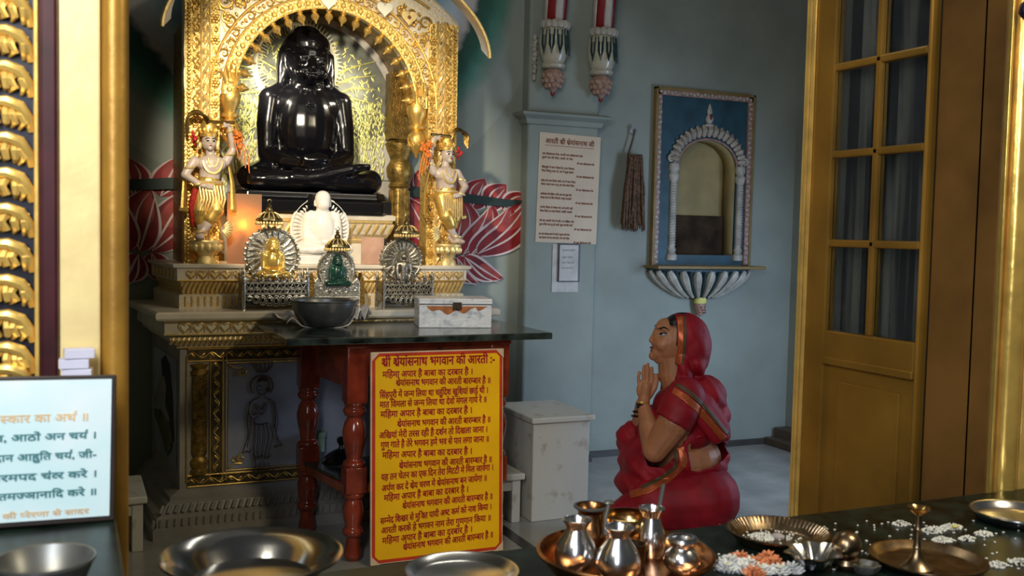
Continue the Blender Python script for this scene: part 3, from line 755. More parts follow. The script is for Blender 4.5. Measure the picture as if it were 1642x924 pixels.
# hanging bud drops along the arch
for k in range(19):
    a = PI*(k+.55)/19.1; b = MB(); R = RA-.002
    pr = [(0, 0), (.010, .0), (.012, .006), (.007, .011), (.014, .019), (.017, .027), (.013, .036), (.006, .042), (.003, .052), (0, .056)]
    M = Matrix.Translation((R*math.cos(a), .0, ZS+R*math.sin(a))) @ Euler((0, -a+PI*1.5, 0)).to_matrix().to_4x4() @ Matrix.Rotation(0, 4, 'X')
    b.lathe([(r*1.15, z*1.12) for r, z in pr], (0, 0, 0), 10, M=M); b.build('bud_drop', 'gold', sh)
# large hanging pots at the springing of the arch
for s_ in (-1, 1):
    b = MB(); zb = ZS-.10
    b.lathe([(0, -.125), (.006, -.12), (.010, -.105), (.02, -.095), (.036, -.07), (.042, -.045), (.038, -.02), (.024, -.005), (.022, 0), (.036, .008), (.038, .02), (.026, .028), (.03, .045), (.042, .07), (.046, .10), (.03, .14), (0, .15)], (s_*.415, .02, zb), 18)
    for j in range(10):
        aa = j*PI/5; b.tube([(s_*.415+.040*math.cos(aa), .02+.040*math.sin(aa), zb-.035), (s_*.415+.036*math.cos(aa+.3), .02+.036*math.sin(aa+.3), zb-.07)], .004, 4)
    for q in range(5): b.tube([(s_*.415+.008*(q-2), -.012, zb+.12), (s_*.415+.014*(q-2), -.02, zb+.17+.02*(2-abs(q-2))), (s_*.415+.02*(q-2), -.01, zb+.20+.03*(2-abs(q-2)))], [.004, .007, .003], 5)
    b.build('hanging_pot', 'gold' if s_ > 0 else 'gold', sh)
# curved eave
rows = []; N_E = 48
def ex(i): return .70*math.cos(PI*i/N_E)
for k_, (f, dz_) in enumerate(((0, -.006), (0, .006), (1, .05), (1, .038))):
    row = []
    for i in range(N_E+1):
        x = ex(i); q = .02+.19*math.sin(PI*i/N_E)**1.3; row.append((x*(1-.05*f), -.15+q*f, eavez(x)+dz_))
    rows.append(row)
b = MB(); b.sheet(rows+[rows[0]]); b.build('eave', 'cream_marble', sh)
b = MB(); b.tube([(ex(i), -.15, eavez(ex(i))) for i in range(N_E+1)], .009, 6)
for i in range(15, N_E-14):
    x = ex(i); b.tube([(x*.985, -.13, eavez(x)-.012), (x*.93, .0, eavez(x)-.012)], .006, 5)
b.build('eave_rim', 'pale_gold', sh)
for px, py, m in ((617, 14, 'halo_cream'), (656, 28, 'pale_gold'), (527, 2, 'halo_cream')):
    q = at(px, py, y=4.33); b = MB(); b.prism(heart(q.x-ACX, q.z-SZ, .037, 22), -.034, -.02); b.build('heart_plaque', m, sh, bevel=.004)
    if m == 'pale_gold': MB().ell((q.x-ACX, -.036, q.z-SZ), (.009, .006, .009), 8).build('heart_boss', 'box_orange', sh)
# marble seat under the statue
seat = thing('statue_seat', 'carved marble and gold seat below the black statue', 'seat', (ACX-.02, 4.50, SZ))
b = MB(); SPL0 = SPL; SPL = .0
mould(b, -.30, .30, -.03, .30, [(0, 0), (0, .07), (-.01, .075)]); b.build('seat_body', 'cream_marble', seat, smooth=False)
b = MB(); mould(b, -.30, .30, -.03, .30, [(-.01, .07), (.0, .08), (.0, .09), (.03, .11), (.04, .15), (.045, .16)]); b.build('seat_leaf_band', 'gilt_cream', seat, smooth=False)
b = MB(); x = -.33
while x < .33: b.tube([(x, -.035, .098), (x+.012, -.058, .12), (x+.03, -.072, .148)], [.006, .011, .006], 6); x += .036
b.tube([(-.30, -.034, .086), (.30, -.034, .086)], .007, 6); b.tube([(-.34, -.074, .155), (.34, -.074, .155)], .005, 6); b.build('gold_leaves', 'pale_gold', seat)
b = MB(); mould(b, -.30, .30, -.03, .30, [(.04, .158), (.052, .163), (.055, .178), (.045, .183)]); b.build('seat_top', 'cream_marble', seat, smooth=False)
SPL = SPL0
for o_ in seat.children: o_.scale = (1, 1, 1.22)
# two thin stone plates leaning on the stage; a small lamp burns behind the left one
def plate_mat():
    m, nt, b = nodes('lit_stone'); N = nt.nodes; L = nt.links; b.inputs['Base Color'].default_value = (.36, .30, .22, 1); b.inputs['Roughness'].default_value = .3
    t = N.new('ShaderNodeBsdfTranslucent'); t.inputs[0].default_value = (.92, .58, .28, 1); x = N.new('ShaderNodeMixShader'); x.inputs[0].default_value = .6
    L.new(b.outputs[0], x.inputs[1]); L.new(t.outputs[0], x.inputs[2]); L.new(x.outputs[0], N['Material Output'].inputs[0])
plate_mat()
for a_, c_, lab, m in (((364, 377), (420, 312), 'square translucent stone plate glowing orange left of the seat', 'lit_stone'), ((579, 418), (616, 381), 'small square pinkish stone plate right of the white statue', 'pink_stone')):
    yp = 4.350; q0 = at(*a_, y=yp); q1 = at(*c_, y=yp)
    o = MB().box((q0.x, yp, SZ+.001), (q1.x, yp+.004, q1.z)).build('stone_plate', m, smooth=False, bevel=.001)
    tag(o, lab, 'plate', 'stone plates on the altar')
    if m == 'lit_stone':
        cx_ = q0.x*.55+q1.x*.45; z_ = at(390, 360, y=4.375).z
        lp = thing('candle_lamp', 'small lamp burning behind the glowing stone plate', 'lamp', (cx_, 4.374, SZ)); h_ = z_-SZ
        MB().lathe([(0, 0), (.018, 0), (.016, .01), (.008, .02), (.008, h_-.025), (.012, h_-.018), (0, h_-.016)], (0, 0, 0), 16).build('stem', 'brass', lp)
        l = bpy.data.lights.new('candle_glow', 'POINT'); l.energy = 1.5; l.color = (1, .62, .28); l.shadow_soft_size = .012
        lo = bpy.data.objects.new('candle_glow', l); C.objects.link(lo); lo.parent = lp; lo.location = (0, 0, h_)
# ================================================================ black seated statue
def seated(k, voxel, plain=False):
    """cross-legged meditating figure, facing -y, legs on z=0; k = size factor of an 0.77 m figure"""
    b = MB(); P = lambda *p: tuple(q*k for q in p)
    def ch(pts, r, s=16): b.chain([P(*p) for p in pts], [q*k for q in r], s)
    def el(c, r, rot=None, s=18): b.ell(P(*c), tuple(q*k for q in r), s, rot)
    el((0, .06, .085), (.20, .13, .085)); el((0, .03, .20), (.145, .10, .15)); el((0, .03, .30), (.152, .098, .17)); el((0, .035, .40), (.180, .090, .085))
    el((0, -.0, .30), (.135, .092, .20)); el((0, .03, .455), (.12, .075, .05))
    for s_ in (-1, 1):
        ch([(s_*.10, .06, .09), (s_*.20, -.04, .075), (s_*.275, -.10, .060)], [.075, .072, .056])
        el((s_*.24, -.09, .056), (.085, .09, .055)); el((s_*.20, -.11, .05), (.12, .085, .05))
        ch([(s_*.125, .035, .455), (s_*.160, .03, .425), (s_*.176, .02, .31), (s_*.180, -.01, .17)], [.045, .056, .050, .043])
        ch([(s_*.180, -.01, .17), (s_*.12, -.10, .135), (s_*.05, -.155, .125)], [.042, .036, .027])
    ch([(.26, -.13, .048), (.08, -.175, .050), (-.10, -.175, .058)], [.050, .045, .034]); ch([(-.26, -.13, .048), (-.06, -.165, .052), (.05, -.19, .075), (.16, -.20, .108)], [.050, .044, .034, .026])
    el((.18, -.195, .112), (.062, .024, .022), (0, -.2, 0))
    for i in range(5): el((.235+.003*i, -.207+.012*i, .126-.002*i), (.015, .0085, .012))
    el((0, -.165, .120), (.075, .045, .022)); el((0, -.17, .145), (.068, .04, .016))
    for i in range(4): ch([(-.055+.0, -.195-.0*i, .138+.006*i), (.00, -.212+.008*i, .143+.007*i), (.05, -.20+.008*i, .145+.007*i)], [.009, .0095, .007], 8)
    ch([(.045, -.17, .165), (.0, -.185, .172)], [.010, .008], 8)
    ch([(0, .03, .44), (0, .015, .53)], [.082, .068])
    if plain:
        el((0, .01, .605), (.088, .098, .115)); el((0, -.02, .565), (.074, .075, .075)); el((0, .012, .635), (.090, .098, .09))
        for s_ in (-1, 1): ch([(s_*.086, .02, .60), (s_*.088, .02, .55)], [.016, .012])
        return remesh(b, voxel*k, 5)
    for z in (.485, .503): el((0, .012, z), (.076, .07, .008))
    el((0, .01, .61), (.100, .11, .115)); el((0, -.03, .568), (.085, .075, .080)); el((0, -.060, .515), (.042, .032, .028))
    el((0, .02, .675), (.108, .112, .075)); el((0, .03, .735), (.065, .066, .034)); el((0, .05, .60), (.112, .08, .09))
    for s_ in (-1, 1):
        ch([(s_*.104, .015, .63), (s_*.116, .025, .55), (s_*.112, .02, .475)], [.024, .018, .020]); el((s_*.10, .05, .56), (.034, .05, .12))
        el((s_*.042, -.095, .610), (.030, .010, .008)); el((s_*.042, -.092, .588), (.024, .014, .012)); el((s_*.045, -.08, .54), (.03, .03, .03))
    ch([(0, -.100, .598), (0, -.116, .560)], [.009, .0135], 10); el((0, -.108, .553), (.022, .012, .008)); el((0, -.103, .527), (.030, .014, .007)); el((0, -.100, .516), (.025, .013, .007))
    return remesh(b, voxel*k, 5)
BSC = 1.0
q = at(500, 306, y=4.60)
idol = thing('black_statue', 'large polished black stone statue seated cross-legged under the gilded arch', 'statue', (ACX-.035, 4.60, SZ+.225))
m = seated(1.0, .007); put(m, 'body', 'black_stone', idol, loc=(0, .02, .092), ang=180)
b = MB(); pr = [(-.005, 0), (0, .004), (0, .052), (-.012, .06), (-.03, .066), (-.035, .090), (-.045, .094)]
rows = [[(-.375-o, .17, z), (-.375-o, -.15, z), (-.315-o*.5, -.21-o, z), (.30+o*.5, -.21-o, z), (.36+o, -.15, z), (.36+o, .17, z)] for o, z in pr]
b.sheet(rows, closed=True); b.bm.faces.new([b.bm.verts.new(p) for p in rows[-1]]); b.bm.faces.new([b.bm.verts.new(p) for p in rows[0]])
b.build('cushion', 'black_stone', idol, smooth=False, bevel=.005)
MB().box((-.045, -.222, .002), (.055, -.212, .085)).build('name_block', 'black_stone', idol, smooth=False, bevel=.003)
b = MB()
for a in range(4): b.ell((.011*math.cos(a*PI/2), -.058, .485+.011*math.sin(a*PI/2)), (.010, .010, .010), 8)
b.build('chest_mark', 'black_stone', idol)
b = MB()
for k in range(90):
    a = k*2.4; t = (k+.5)/90; ph = t*PI*.52
    b.ell((.098*math.sin(ph)*math.cos(a), .04+.107*math.sin(ph)*math.sin(a), .842-.115*(1-math.cos(ph))), (.013, .013, .007), 8)
b.build('hair_curls', 'black_stone', idol)

# ================================================================ attendant statuettes
def attendant(name, lab, loc, rz, s_, k):
    """s_ = +1: raised arm on the viewer's right"""
    t = thing(name, lab, 'statuette', loc, rz, 'attendant statuettes beside the arch')
    b = MB()
    def ch(p, r, sg=12): b.chain([(s_*q[0]*k, q[1]*k, q[2]*k) for q in p], [q*k for q in r], sg)
    def el(c, r, sg=12): b.ell((s_*c[0]*k, c[1]*k, c[2]*k), tuple(q*k for q in r), sg)
    ch([(0, 0, .235), (.008, 0, .30)], [.040, .046]); el((.01, -.008, .315), (.062, .036, .038)); ch([(.008, 0, .345), (.004, 0, .38)], [.02, .017])
    el((.0, -.004, .405), (.030, .032, .038)); el((0, -.032, .402), (.006, .008, .010)); el((0, -.026, .378), (.012, .012, .010)); el((.0, -.030, .388), (.010, .006, .004))
    ch([(-.058, 0, .325), (-.098, -.01, .265)], [.021, .017]); ch([(-.098, -.01, .265), (-.045, -.05, .225)], [.016, .012]); el((-.028, -.056, .222), (.02, .012, .011))
    for i in range(4): ch([(-.018, -.062, .228-.005*i), (.0, -.064, .226-.005*i)], [.0045, .004], 6)
    ch([(.068, 0, .325), (.100, .0, .38)], [.020, .016]); ch([(.100, 0, .38), (.082, -.01, .465)], [.015, .011]); el((.075, -.014, .485), (.012, .012, .016))
    for i in range(4): ch([(.070, -.02, .490-.006*i), (.055, -.024, .488-.006*i)], [.0045, .004], 6)
    ch([(-.022, 0, .22), (-.035, -.012, .12), (-.028, 0, .03)], [.034, .026, .015]); ch([(.025, 0, .22), (.02, -.035, .125), (-.02, -.03, .05), (-.045, -.035, .02)], [.034, .026, .017, .014])
    el((-.036, -.022, .012), (.014, .032, .012)); el((-.052, -.05, .012), (.016, .026, .012))
    put(remesh(b, .0032, 2), 'body', 'statue_skin', t, ang=180)
    b = MB()
    ch([(0, 0, .235), (0, -.002, .20)], [.048, .058]); ch([(-.024, 0, .21), (-.036, -.014, .12), (-.034, -.008, .085)], [.040, .033, .026]); ch([(.026, -.004, .21), (.022, -.036, .125), (.0, -.036, .09)], [.040, .033, .026])
    put(remesh(b, .004, 1), 'dhoti', 'gold', t, ang=180)
    b = MB()
    for i in range(9):
        x = -.05+.012*i; b.tube([(s_*x*k, -.052*k, .225*k), (s_*(x+.006)*k, -.062*k, .17*k), (s_*(x-.004)*k, -.052*k, .12*k)], [.003*k, .005*k, .003*k], 5)
    b.tube([(s_*.054*math.cos(a)*k, .046*math.sin(a)*k, .238*k) for a in [2*PI*i/16 for i in range(16)]], .007*k, 6, closed=True)
    b.build('waist_sash', 'pale_gold', t)
    b = MB(); b.lathe([(.034, .425), (.036, .44), (.032, .445), (.034, .465), (.026, .485), (.016, .50), (.006, .512), (0, .52)], (0, .004, 0), 14)
    for j in range(8): b.ell((.035*math.cos(j*PI/4), .004+.035*math.sin(j*PI/4), .452), (.007, .007, .011), 6)
    b.move(Matrix.Scale(k, 4)); b.build('crown', 'gold', t)
    b = MB()
    b.tube([(s_*(.008+.038*math.cos(a))*k, (-.030-.012*abs(math.sin(a)))*k, (.325+.05*math.sin(a))*k) for a in [PI+PI*i/12 for i in range(13)]], .006*k, 6)
    b.tube([(s_*(.008+.02*math.cos(a))*k, (-.042)*k, (.338+.035*math.sin(a))*k) for a in [PI+PI*i/10 for i in range(11)]], .004*k, 5)
    b.build('necklace', 'pale_gold', t)
    for p, r in (((-.08, -.005, .295), .021), ((.088, 0, .358), .02), ((-.052, -.045, .228), .016), ((.087, -.005, .455), .014), ((-.03, 0, .04), .018), ((-.04, -.034, .035), .019)):
        b = MB(); b.tube([(s_*(p[0]+r*math.cos(a))*k, (p[1]+r*math.sin(a))*k, (p[2]+.004*math.cos(a))*k) for a in [2*PI*i/12 for i in range(12)]], .005*k, 5, closed=True); b.build('armlet', 'pale_gold', t)
    for x in (-.036, .036): MB().ell((s_*x*k, -.002*k, .388*k), (.008*k, .008*k, .016*k), 8).build('earring', 'pale_gold', t)
    for x, w in ((-.075, 1), (.085, -1)):
        b = MB()
        b.tube([(s_*x*k, .012*k, .33*k), (s_*(x-.018*w)*k, .018*k, .24*k), (s_*(x-.022*w)*k, .014*k, .13*k)], [.008*k, .014*k, .022*k], 8, flat=.5)
        b.tube([(s_*(x-.035*w-.006)*k, .012*k, .128*k), (s_*(x-.01*w)*k, .008*k, .125*k)], .012*k, 6)
        b.build('scarf', 'gold', t)
    b = MB()   # fly-whisk held over the head
    b.tube([(s_*.10*k, -.02*k, .49*k), (s_*-.01*k, -.02*k, .487*k)], .007*k, 6)
    for i in range(7):
        r = .030+.007*i; b.tube([(s_*(-.052+.042*math.cos(a))*k, (-.02+.004*(i-3))*k, (.488-.004*i+r*math.sin(a)*.9)*k) for a in [PI*j/10 for j in range(11)]]+[(s_*-.092*k, (-.02+.004*(i-3))*k, (.44+.004*i)*k)], .0062*k, 5)
    b.build('fly_whisk', 'dark_gold', t)
    random.seed(3); b = MB()
    for i in range(26): b.ell((s_*(.112+random.uniform(-.016, .022))*k, random.uniform(-.03, .01)*k, (.425-.0*i+random.uniform(-.035, .03))*k), random.uniform(.006, .011)*k, 6)
    for i in range(4): b.tube([(s_*(.10+.012*i)*k, -.02*k, .41*k), (s_*(.112+.014*i)*k, -.026*k, .37*k), (s_*(.116+.016*i)*k, -.02*k, (.345-.02*i)*k)], .003*k, 5)
    b.build('ribbon_tuft', 'garland_orange', t)
    b = MB()
    for i in range(12): b.ell((s_*-.062*k+random.uniform(-.01, .01)*k, random.uniform(-.02, .01)*k, (.41+random.uniform(-.02, .03))*k), random.uniform(.005, .009)*k, 6)
    b.tube([(s_*-.06*k, -.03*k, .21*k), (s_*-.072*k, -.02*k, .15*k), (s_*-.064*k, 0, .06*k)], [.012*k, .014*k, .006*k], 6)
    b.build('red_tassel', 'garland_red', t)
    b = MB()
    for s2 in (-1, 1): b.ell((s2*.0115*k, -.033*k, .408*k), (.007*k, .003*k, .0035*k), 8); b.tube([(s2*.004*k, -.034*k, .417*k), (s2*.012*k, -.036*k, .420*k), (s2*.021*k, -.03*k, .416*k)], .0016*k, 4)
    b.build('painted_eyes', 'eye_dark', t); MB().ell((0, -.0355*k, .388*k), (.007*k, .003*k, .0025*k), 8).build('painted_lips', 'garland_red', t)
    b = MB(); b.lathe([(0, -.098), (.042, -.098), (.040, -.082), (.026, -.066), (.044, -.04), (.062, -.018), (.068, -.006), (.064, 0), (0, 0)], (-.01*s_, -.012, 0), 20, sy=.6, wave=lambda a, k_: 1+.05*math.cos(12*a) if 3 <= k_ <= 6 else 1)
    for j in range(12): b.ell((-.01*s_+.056*math.cos(j*PI/6), -.012+.036*math.sin(j*PI/6), -.028), (.013, .011, .017), 7)
    b.build('lotus_pedestal', 'pale_gold', t)
    b = MB()   # fanned bird tail by the feet
    for i in range(7):
        a = -.9+.28*i; b.ell((s_*(.045+.03*math.cos(a)), -.03, .048+.03*math.sin(a)), (.022, .006, .0065), 8, rot=(0, -a*s_ + (PI if s_ < 0 else 0), 0))
    b.build('shell_fan', 'pale_gold', t)
    return t
q = at(334, 382, y=4.305); attendant('attendant_statuette', 'painted marble attendant statuette with gold crown left of the black statue, raising a fly whisk', (q.x, 4.305, SZ+.098), .12, 1, 1.0)
q = at(714, 392, y=4.305); attendant('attendant_statuette', 'painted marble attendant statuette right of the arch, standing before the red lotus mural', (q.x, 4.305, SZ+.098), .25, -1, 1.0)

# ================================================================ small shrines on the pedestal
def throne(name, lab, loc, w, h, m, group):
    t = thing(name, lab, 'throne', loc, .0, group); dm = 'old_silver'
    b = MB(); rb = w*.40; zc = h*.66
    b.disc((0, zc), rb, rb*1.02, .052, .060, 44, wave=lambda a: 1+.045*abs(math.sin(a*11)))
    b.build('back_disc', m, t, smooth=False)
    b = MB()
    for k in range(22):
        a = 2*PI*k/22; b.tube([(rb*.48*math.cos(a), .050, zc+rb*.48*math.sin(a)), (rb*.70*math.cos(a+.05), .046, zc+rb*.70*math.sin(a+.05)), (rb*.92*math.cos(a+.12), .050, zc+rb*.92*math.sin(a+.12))], [rb*.02, rb*.055, rb*.035], 5)
    b.tube([(rb*.97*math.cos(2*PI*i/40), .050, zc+rb*.97*math.sin(2*PI*i/40)) for i in range(40)], rb*.03, 5, closed=True)
    for k in range(30): b.ell((rb*1.03*math.cos(2*PI*k/30), .055, zc+rb*1.03*math.sin(2*PI*k/30)), rb*.075, 6)
    b.build('petal_relief', m, t)
    b = MB(); b.box((-w/2+.008, -.045, h*.24), (w/2-.008, .06, h*.28)); b.build('seat', m, t, smooth=False)
    for s_ in (-1, 1):
        b = MB(); x = s_*(w/2-.006)
        b.lathe([(0, 0), (.008, 0), (.006, .012), (.008, .02), (.007, h*.40), (.010, h*.41), (.006, h*.43), (.008, h*.455), (.004, h*.49), (0, h*.52)], (x, -.05, 0), 10); b.build('leg', m, t)
        b = MB(); b.lathe([(0, 0), (.008, 0), (.007, h*.40), (.008, h*.42), (.004, h*.47), (0, h*.50)], (x, .055, 0), 10); b.build('leg', dm, t)
        MB().box((x-.003, -.05, h*.10), (x+.003, .055, h*.38)).build('side_panel', dm, t, smooth=False)
    b = MB(); z0, z1 = h*.20, h*.33; y = -.053; n = 9; dx = (w-.02)/n
    for z in (z0, z1): b.box((-w/2+.008, y-.003, z-.004), (w/2-.008, y+.003, z+.004))
    for k in range(n):
        x = -w/2+.01+k*dx
        b.tube([(x, y, z0), (x+dx/2, y, (z0+z1)/2+.0), (x+dx, y, z1)], .003, 4); b.tube([(x, y, z1), (x+dx, y, z0)], .003, 4)
    b.build('lattice_rail', m, t, smooth=False)
    MB().box((-w/2+.012, -.040, h*.06), (w/2-.012, -.036, h*.36)).build('lattice_shade', 'paint_dark', t, smooth=False)  # dark sheet added to stand for the shade behind the lattice
    b = MB()
    for k in range(-4, 5):
        x = k*w*.10; dd = h*.10*(1-(k/5)**2)
        for rr in (.95, .55): b.tube([(x+w*.055*rr*math.cos(a), y, z0-.012-dd*.5+(dd*.55+.004)*rr*math.sin(a)) for a in [2*PI*i/12 for i in range(12)]], .0024, 4, closed=True)
    for k in range(-4, 5):
        x = k*w*.105; hh = h*.07+h*.05*abs(k)/4
        b.spiral((x, z1+hh*.45), hh*.5, 1.2, y, .0028, PI*.5, 1 if k < 0 else -1, 14); b.tube([(x, y, z1), (x+.004, y, z1+hh*.5)], .0028, 4); b.ell((x, y, z1+hh*1.02), (.004, .003, .008), 6)
    b.build('filigree', m, t)
    return t
q = at(440, 492, y=4.185); L1 = (q.x, 4.20, PZ)
throne('small_throne', 'silver openwork throne holding the small gold statue', L1, .272, .345, 'silver', 'small thrones on the altar')
q = at(650, 488, y=4.20); L3 = (q.x, 4.215, PZ)
throne('small_throne', 'dark tarnished silver throne right of the bowl, behind the cash box', L3, .232, .315, 'old_silver', 'small thrones on the altar')
g = thing('gold_statue', 'small gold statue seated cross-legged in the silver openwork throne', 'statue', (L1[0]-.004, L1[1]-.006, PZ+.345*.28))
b = MB(); b.box((-.07, -.028, 0), (.07, .035, .022)); b.box((-.055, -.022, .022), (.055, .03, .034)); b.build('plinth', 'gold', g, bevel=.004)
put(seated(.225, .010), 'body', 'polished_gold', g, loc=(0, .004, .034), ang=180)
# standing metal figure of the right throne
g = thing('bronze_figure', 'small standing metal figure in the dark tarnished throne', 'statue', (L3[0]-.006, L3[1]-.004, PZ+.315*.28))
b = MB(); b.chain([(0, 0, .02), (0, 0, .06), (0, 0, .10)], [.014, .018, .022], 10); b.ell((0, 0, .105), (.030, .016, .014)); b.chain([(0, 0, .12), (0, -.002, .138)], [.008, .015], 10)
for s_ in (-1, 1): b.chain([(s_*.028, 0, .105), (s_*.032, -.003, .07), (s_*.026, -.004, .04)], [.008, .007, .006], 8); b.chain([(s_*.01, 0, .06), (s_*.011, 0, .005)], [.012, .008], 8)
put(remesh(b, .0022, 2), 'body', 'old_silver', g, ang=180)
MB().lathe([(0, 0), (.03, 0), (.028, .006), (0, .008)], (0, 0, -.003), 14).build('base', 'old_silver', g)
b = MB(); b.tube([(.034*math.cos(a), .014, .09+.075*math.sin(a)) for a in [-.9+(PI+1.8)*i/20 for i in range(21)]], .0045, 6); b.build('aureole', 'old_silver', g)
# white statue with ribbed aureole
q = at(518, 412, y=4.335)
ws = thing('white_statue', 'smooth white marble statue seated cross-legged before the black statue', 'statue', (q.x, 4.335, SZ))
b = MB(); b.box((-.125, -.05, 0), (.125, .06, .038)); b.box((-.115, -.045, .038), (.115, .05, .046)); b.build('base', 'white_marble', ws, bevel=.005)
put(seated(.385, .009, True), 'body', 'white_marble', ws, loc=(0, .012, .044), ang=180)
b = MB(); b.disc((0, .155), .132, .140, .062, .072, 40); b.build('aureole', 'white_marble', ws, smooth=False, bevel=.002)
b = MB()
for k in range(30):
    a = -.5+(PI+1.0)*k/29; b.tube([(.088*math.cos(a), .060, .155+.094*math.sin(a)), (.105*math.cos(a-.06), .056, .155+.112*math.sin(a-.06)), (.122*math.cos(a-.02), .060, .155+.13*math.sin(a-.02))], [.002, .006, .003], 5)
b.tube([(.127*math.cos(2*PI*i/40), .059, .155+.135*math.sin(2*PI*i/40)) for i in range(40)], .005, 5, closed=True); b.build('aureole_ribs', 'white_marble', ws)
# central flat silver frame with a dark green statue
q = at(540, 484, y=4.17); L2 = (q.x, 4.18, PZ)
fr2 = thing('idol_stand', 'pale silver arched stand holding the dark green statue behind the steel bowl', 'stand', L2)
w, h = .20, .125
b = MB(); b.prism([(-.098, 0), (-.098, .118), (-.085, .135), (-.07, .118), (-.04, .105), (0, .10), (.04, .105), (.07, .118), (.085, .135), (.098, .118), (.098, 0)], -.02, -.012); b.build('front_plate', 'silver', fr2, smooth=False, bevel=.002)
b = MB()
for z in (.018, .045, .052): b.tube([(-.095, -.022, z), (.095, -.022, z)], .0025, 5)
for k in range(8): b.spiral((-.075+k*.0214, .032), .009, 1.1, -.022, .0026, PI/2, 1 if k % 2 else -1, 12); b.spiral((-.072+k*.0205, .074+.004*abs(k-3.5)), .012, 1.2, -.022, .0028, PI/2, -1 if k % 2 else 1, 12)
b.prism(heart(0, .010, .010), -.024, -.02); b.build('relief', 'silver', fr2)
b = MB(); b.disc((0, .165), .082, .088, .008, .014, 40, wave=lambda a: 1+.03*abs(math.sin(a*9))); b.build('back_disc', 'silver', fr2, smooth=False)
b = MB(); b.tube([(.074*math.cos(2*PI*i/40), .002, .165+.080*math.sin(2*PI*i/40)) for i in range(40)], .006, 6, closed=True)
for k in range(10): a = k*PI/5; b.spiral((.055*math.cos(a), .165+.06*math.sin(a)), .012, 1.1, .005, .0028, a, 1, 10)
b.build('oval_rim', 'silver', fr2)
MB().box((-.09, -.012, 0), (.09, .03, .05)).build('base', 'old_silver', fr2, smooth=False)
for s_ in (-1, 1): MB().prism([(s_*.098, 0), (s_*.12, 0), (s_*.118, .12), (s_*.105, .155), (s_*.098, .12)], -.014, .03).build('side_panel', 'dark_gold', fr2, smooth=False)
gs = thing('green_statue', 'tiny dark green statue seated inside the pale silver arched stand', 'statue', (L2[0], L2[1]+.002, PZ+.1005))
put(seated(.175, .010), 'body', 'green_stone', gs, loc=(0, -.020, .0), ang=180)
# metal parasols over the small statues
def parasol(lab, loc, r, h, m, base_z):
    t = thing('ritual_parasol', lab, 'parasol', (loc[0], loc[1], base_z), 0, 'metal parasols over the small statues'); z = loc[2]-base_z
    b = MB(); b.lathe([(r*.98, 0), (r, r*.12), (r*.92, r*.30), (r*.66, r*.60), (r*.36, r*.74), (r*.22, r*.80), (r*.26, r*.92), (r*.20, r*1.08), (r*.10, r*1.16), (r*.15, r*1.28), (r*.06, r*1.42), (0, r*1.5)], (0, 0, z), 28, wave=lambda a, k: 1+(.03*math.cos(14*a) if k < 5 else 0))
    c = b.build('canopy', m, t, solid=.002)
    b = MB()
    for k in range(26): a = 2*PI*k/26; b.ell((r*math.cos(a), r*math.sin(a), z-.006), (.0055, .0055, .008), 6)
    for k in range(14): a = 2*PI*k/14; b.tube([(r*.94*math.cos(a), r*.94*math.sin(a), z+r*.28), (r*.68*math.cos(a), r*.68*math.sin(a), z+r*.58), (r*.38*math.cos(a), r*.38*math.sin(a), z+r*.74)], .003, 4)
    b.build('bead_fringe', 'pale_gold' if m == 'bronze' else m, c)
    b = MB(); b.tube([(0, .03, 0), (0, .03, z+r*.3), (0, 0, z+r*.55)], .0035, 6); b.build('rod', m, t)
    b = MB(); b.tube([(.008*math.cos(2*PI*i/10), 0, z+r*1.58+.008*math.sin(2*PI*i/10)) for i in range(10)], .002, 4, closed=True); b.build('ring', m, t)
q = at(432, 356, y=4.225); parasol('dark metal parasol hanging above the gold statue', (q.x, 4.225, q.z), .054, 0, 'bronze', PZ+.0975)
q = at(541, 398, y=4.19); parasol('greenish metal parasol above the dark green statue', (q.x, 4.19, q.z), .052, 0, 'bronze', PZ+.05)
q = at(652, 376, y=4.24); parasol('dark beaded metal parasol above the standing metal figure', (q.x, 4.24, q.z), .052, 0, 'bronze', PZ+.088)

# ================================================================ red table in front of the altar
TX0, TX1, TY0, TZ = .700, 1.738, 3.50, .858
tb = thing('offering_table', 'dark red turned-leg table with a green stone slab top', 'table', (0, 0, 0))
MB().box((TX0, TY0, TZ-.026), (TX1, 4.105, TZ)).build('stone_top', 'green_slab', tb, smooth=False, bevel=.004)
ax0, ax1, ay0 = at(556, 700, y=3.58).x, at(817, 600, y=3.58).x, 3.58
b = MB(); b.box((ax0+.03, ay0+.005, .70), (ax1-.03, ay0+.025, TZ-.026)).prism([(ax0+.005, ay0+.03), (ax0+.025, ay0+.03), (ax0-.04, 4.06), (ax0-.06, 4.06)], .66, TZ-.026, 'xy').box((ax1-.025, ay0+.03, .70), (ax1-.005, 4.06, TZ-.026)).box((ax0+.03, 4.04, .70), (ax1-.03, 4.06, TZ-.026))
b.box((ax0-.004, ay0-.004, TZ-.05), (ax1+.004, 4.07, TZ-.026)); b.build('apron', 'red_paint', tb, smooth=False, bevel=.004)
legp = [(.016, 0), (.026, .004), (.030, .02), (.026, .05), (.022, .07), (.030, .075), (.032, .085), (.024, .095), (.02, .12)]
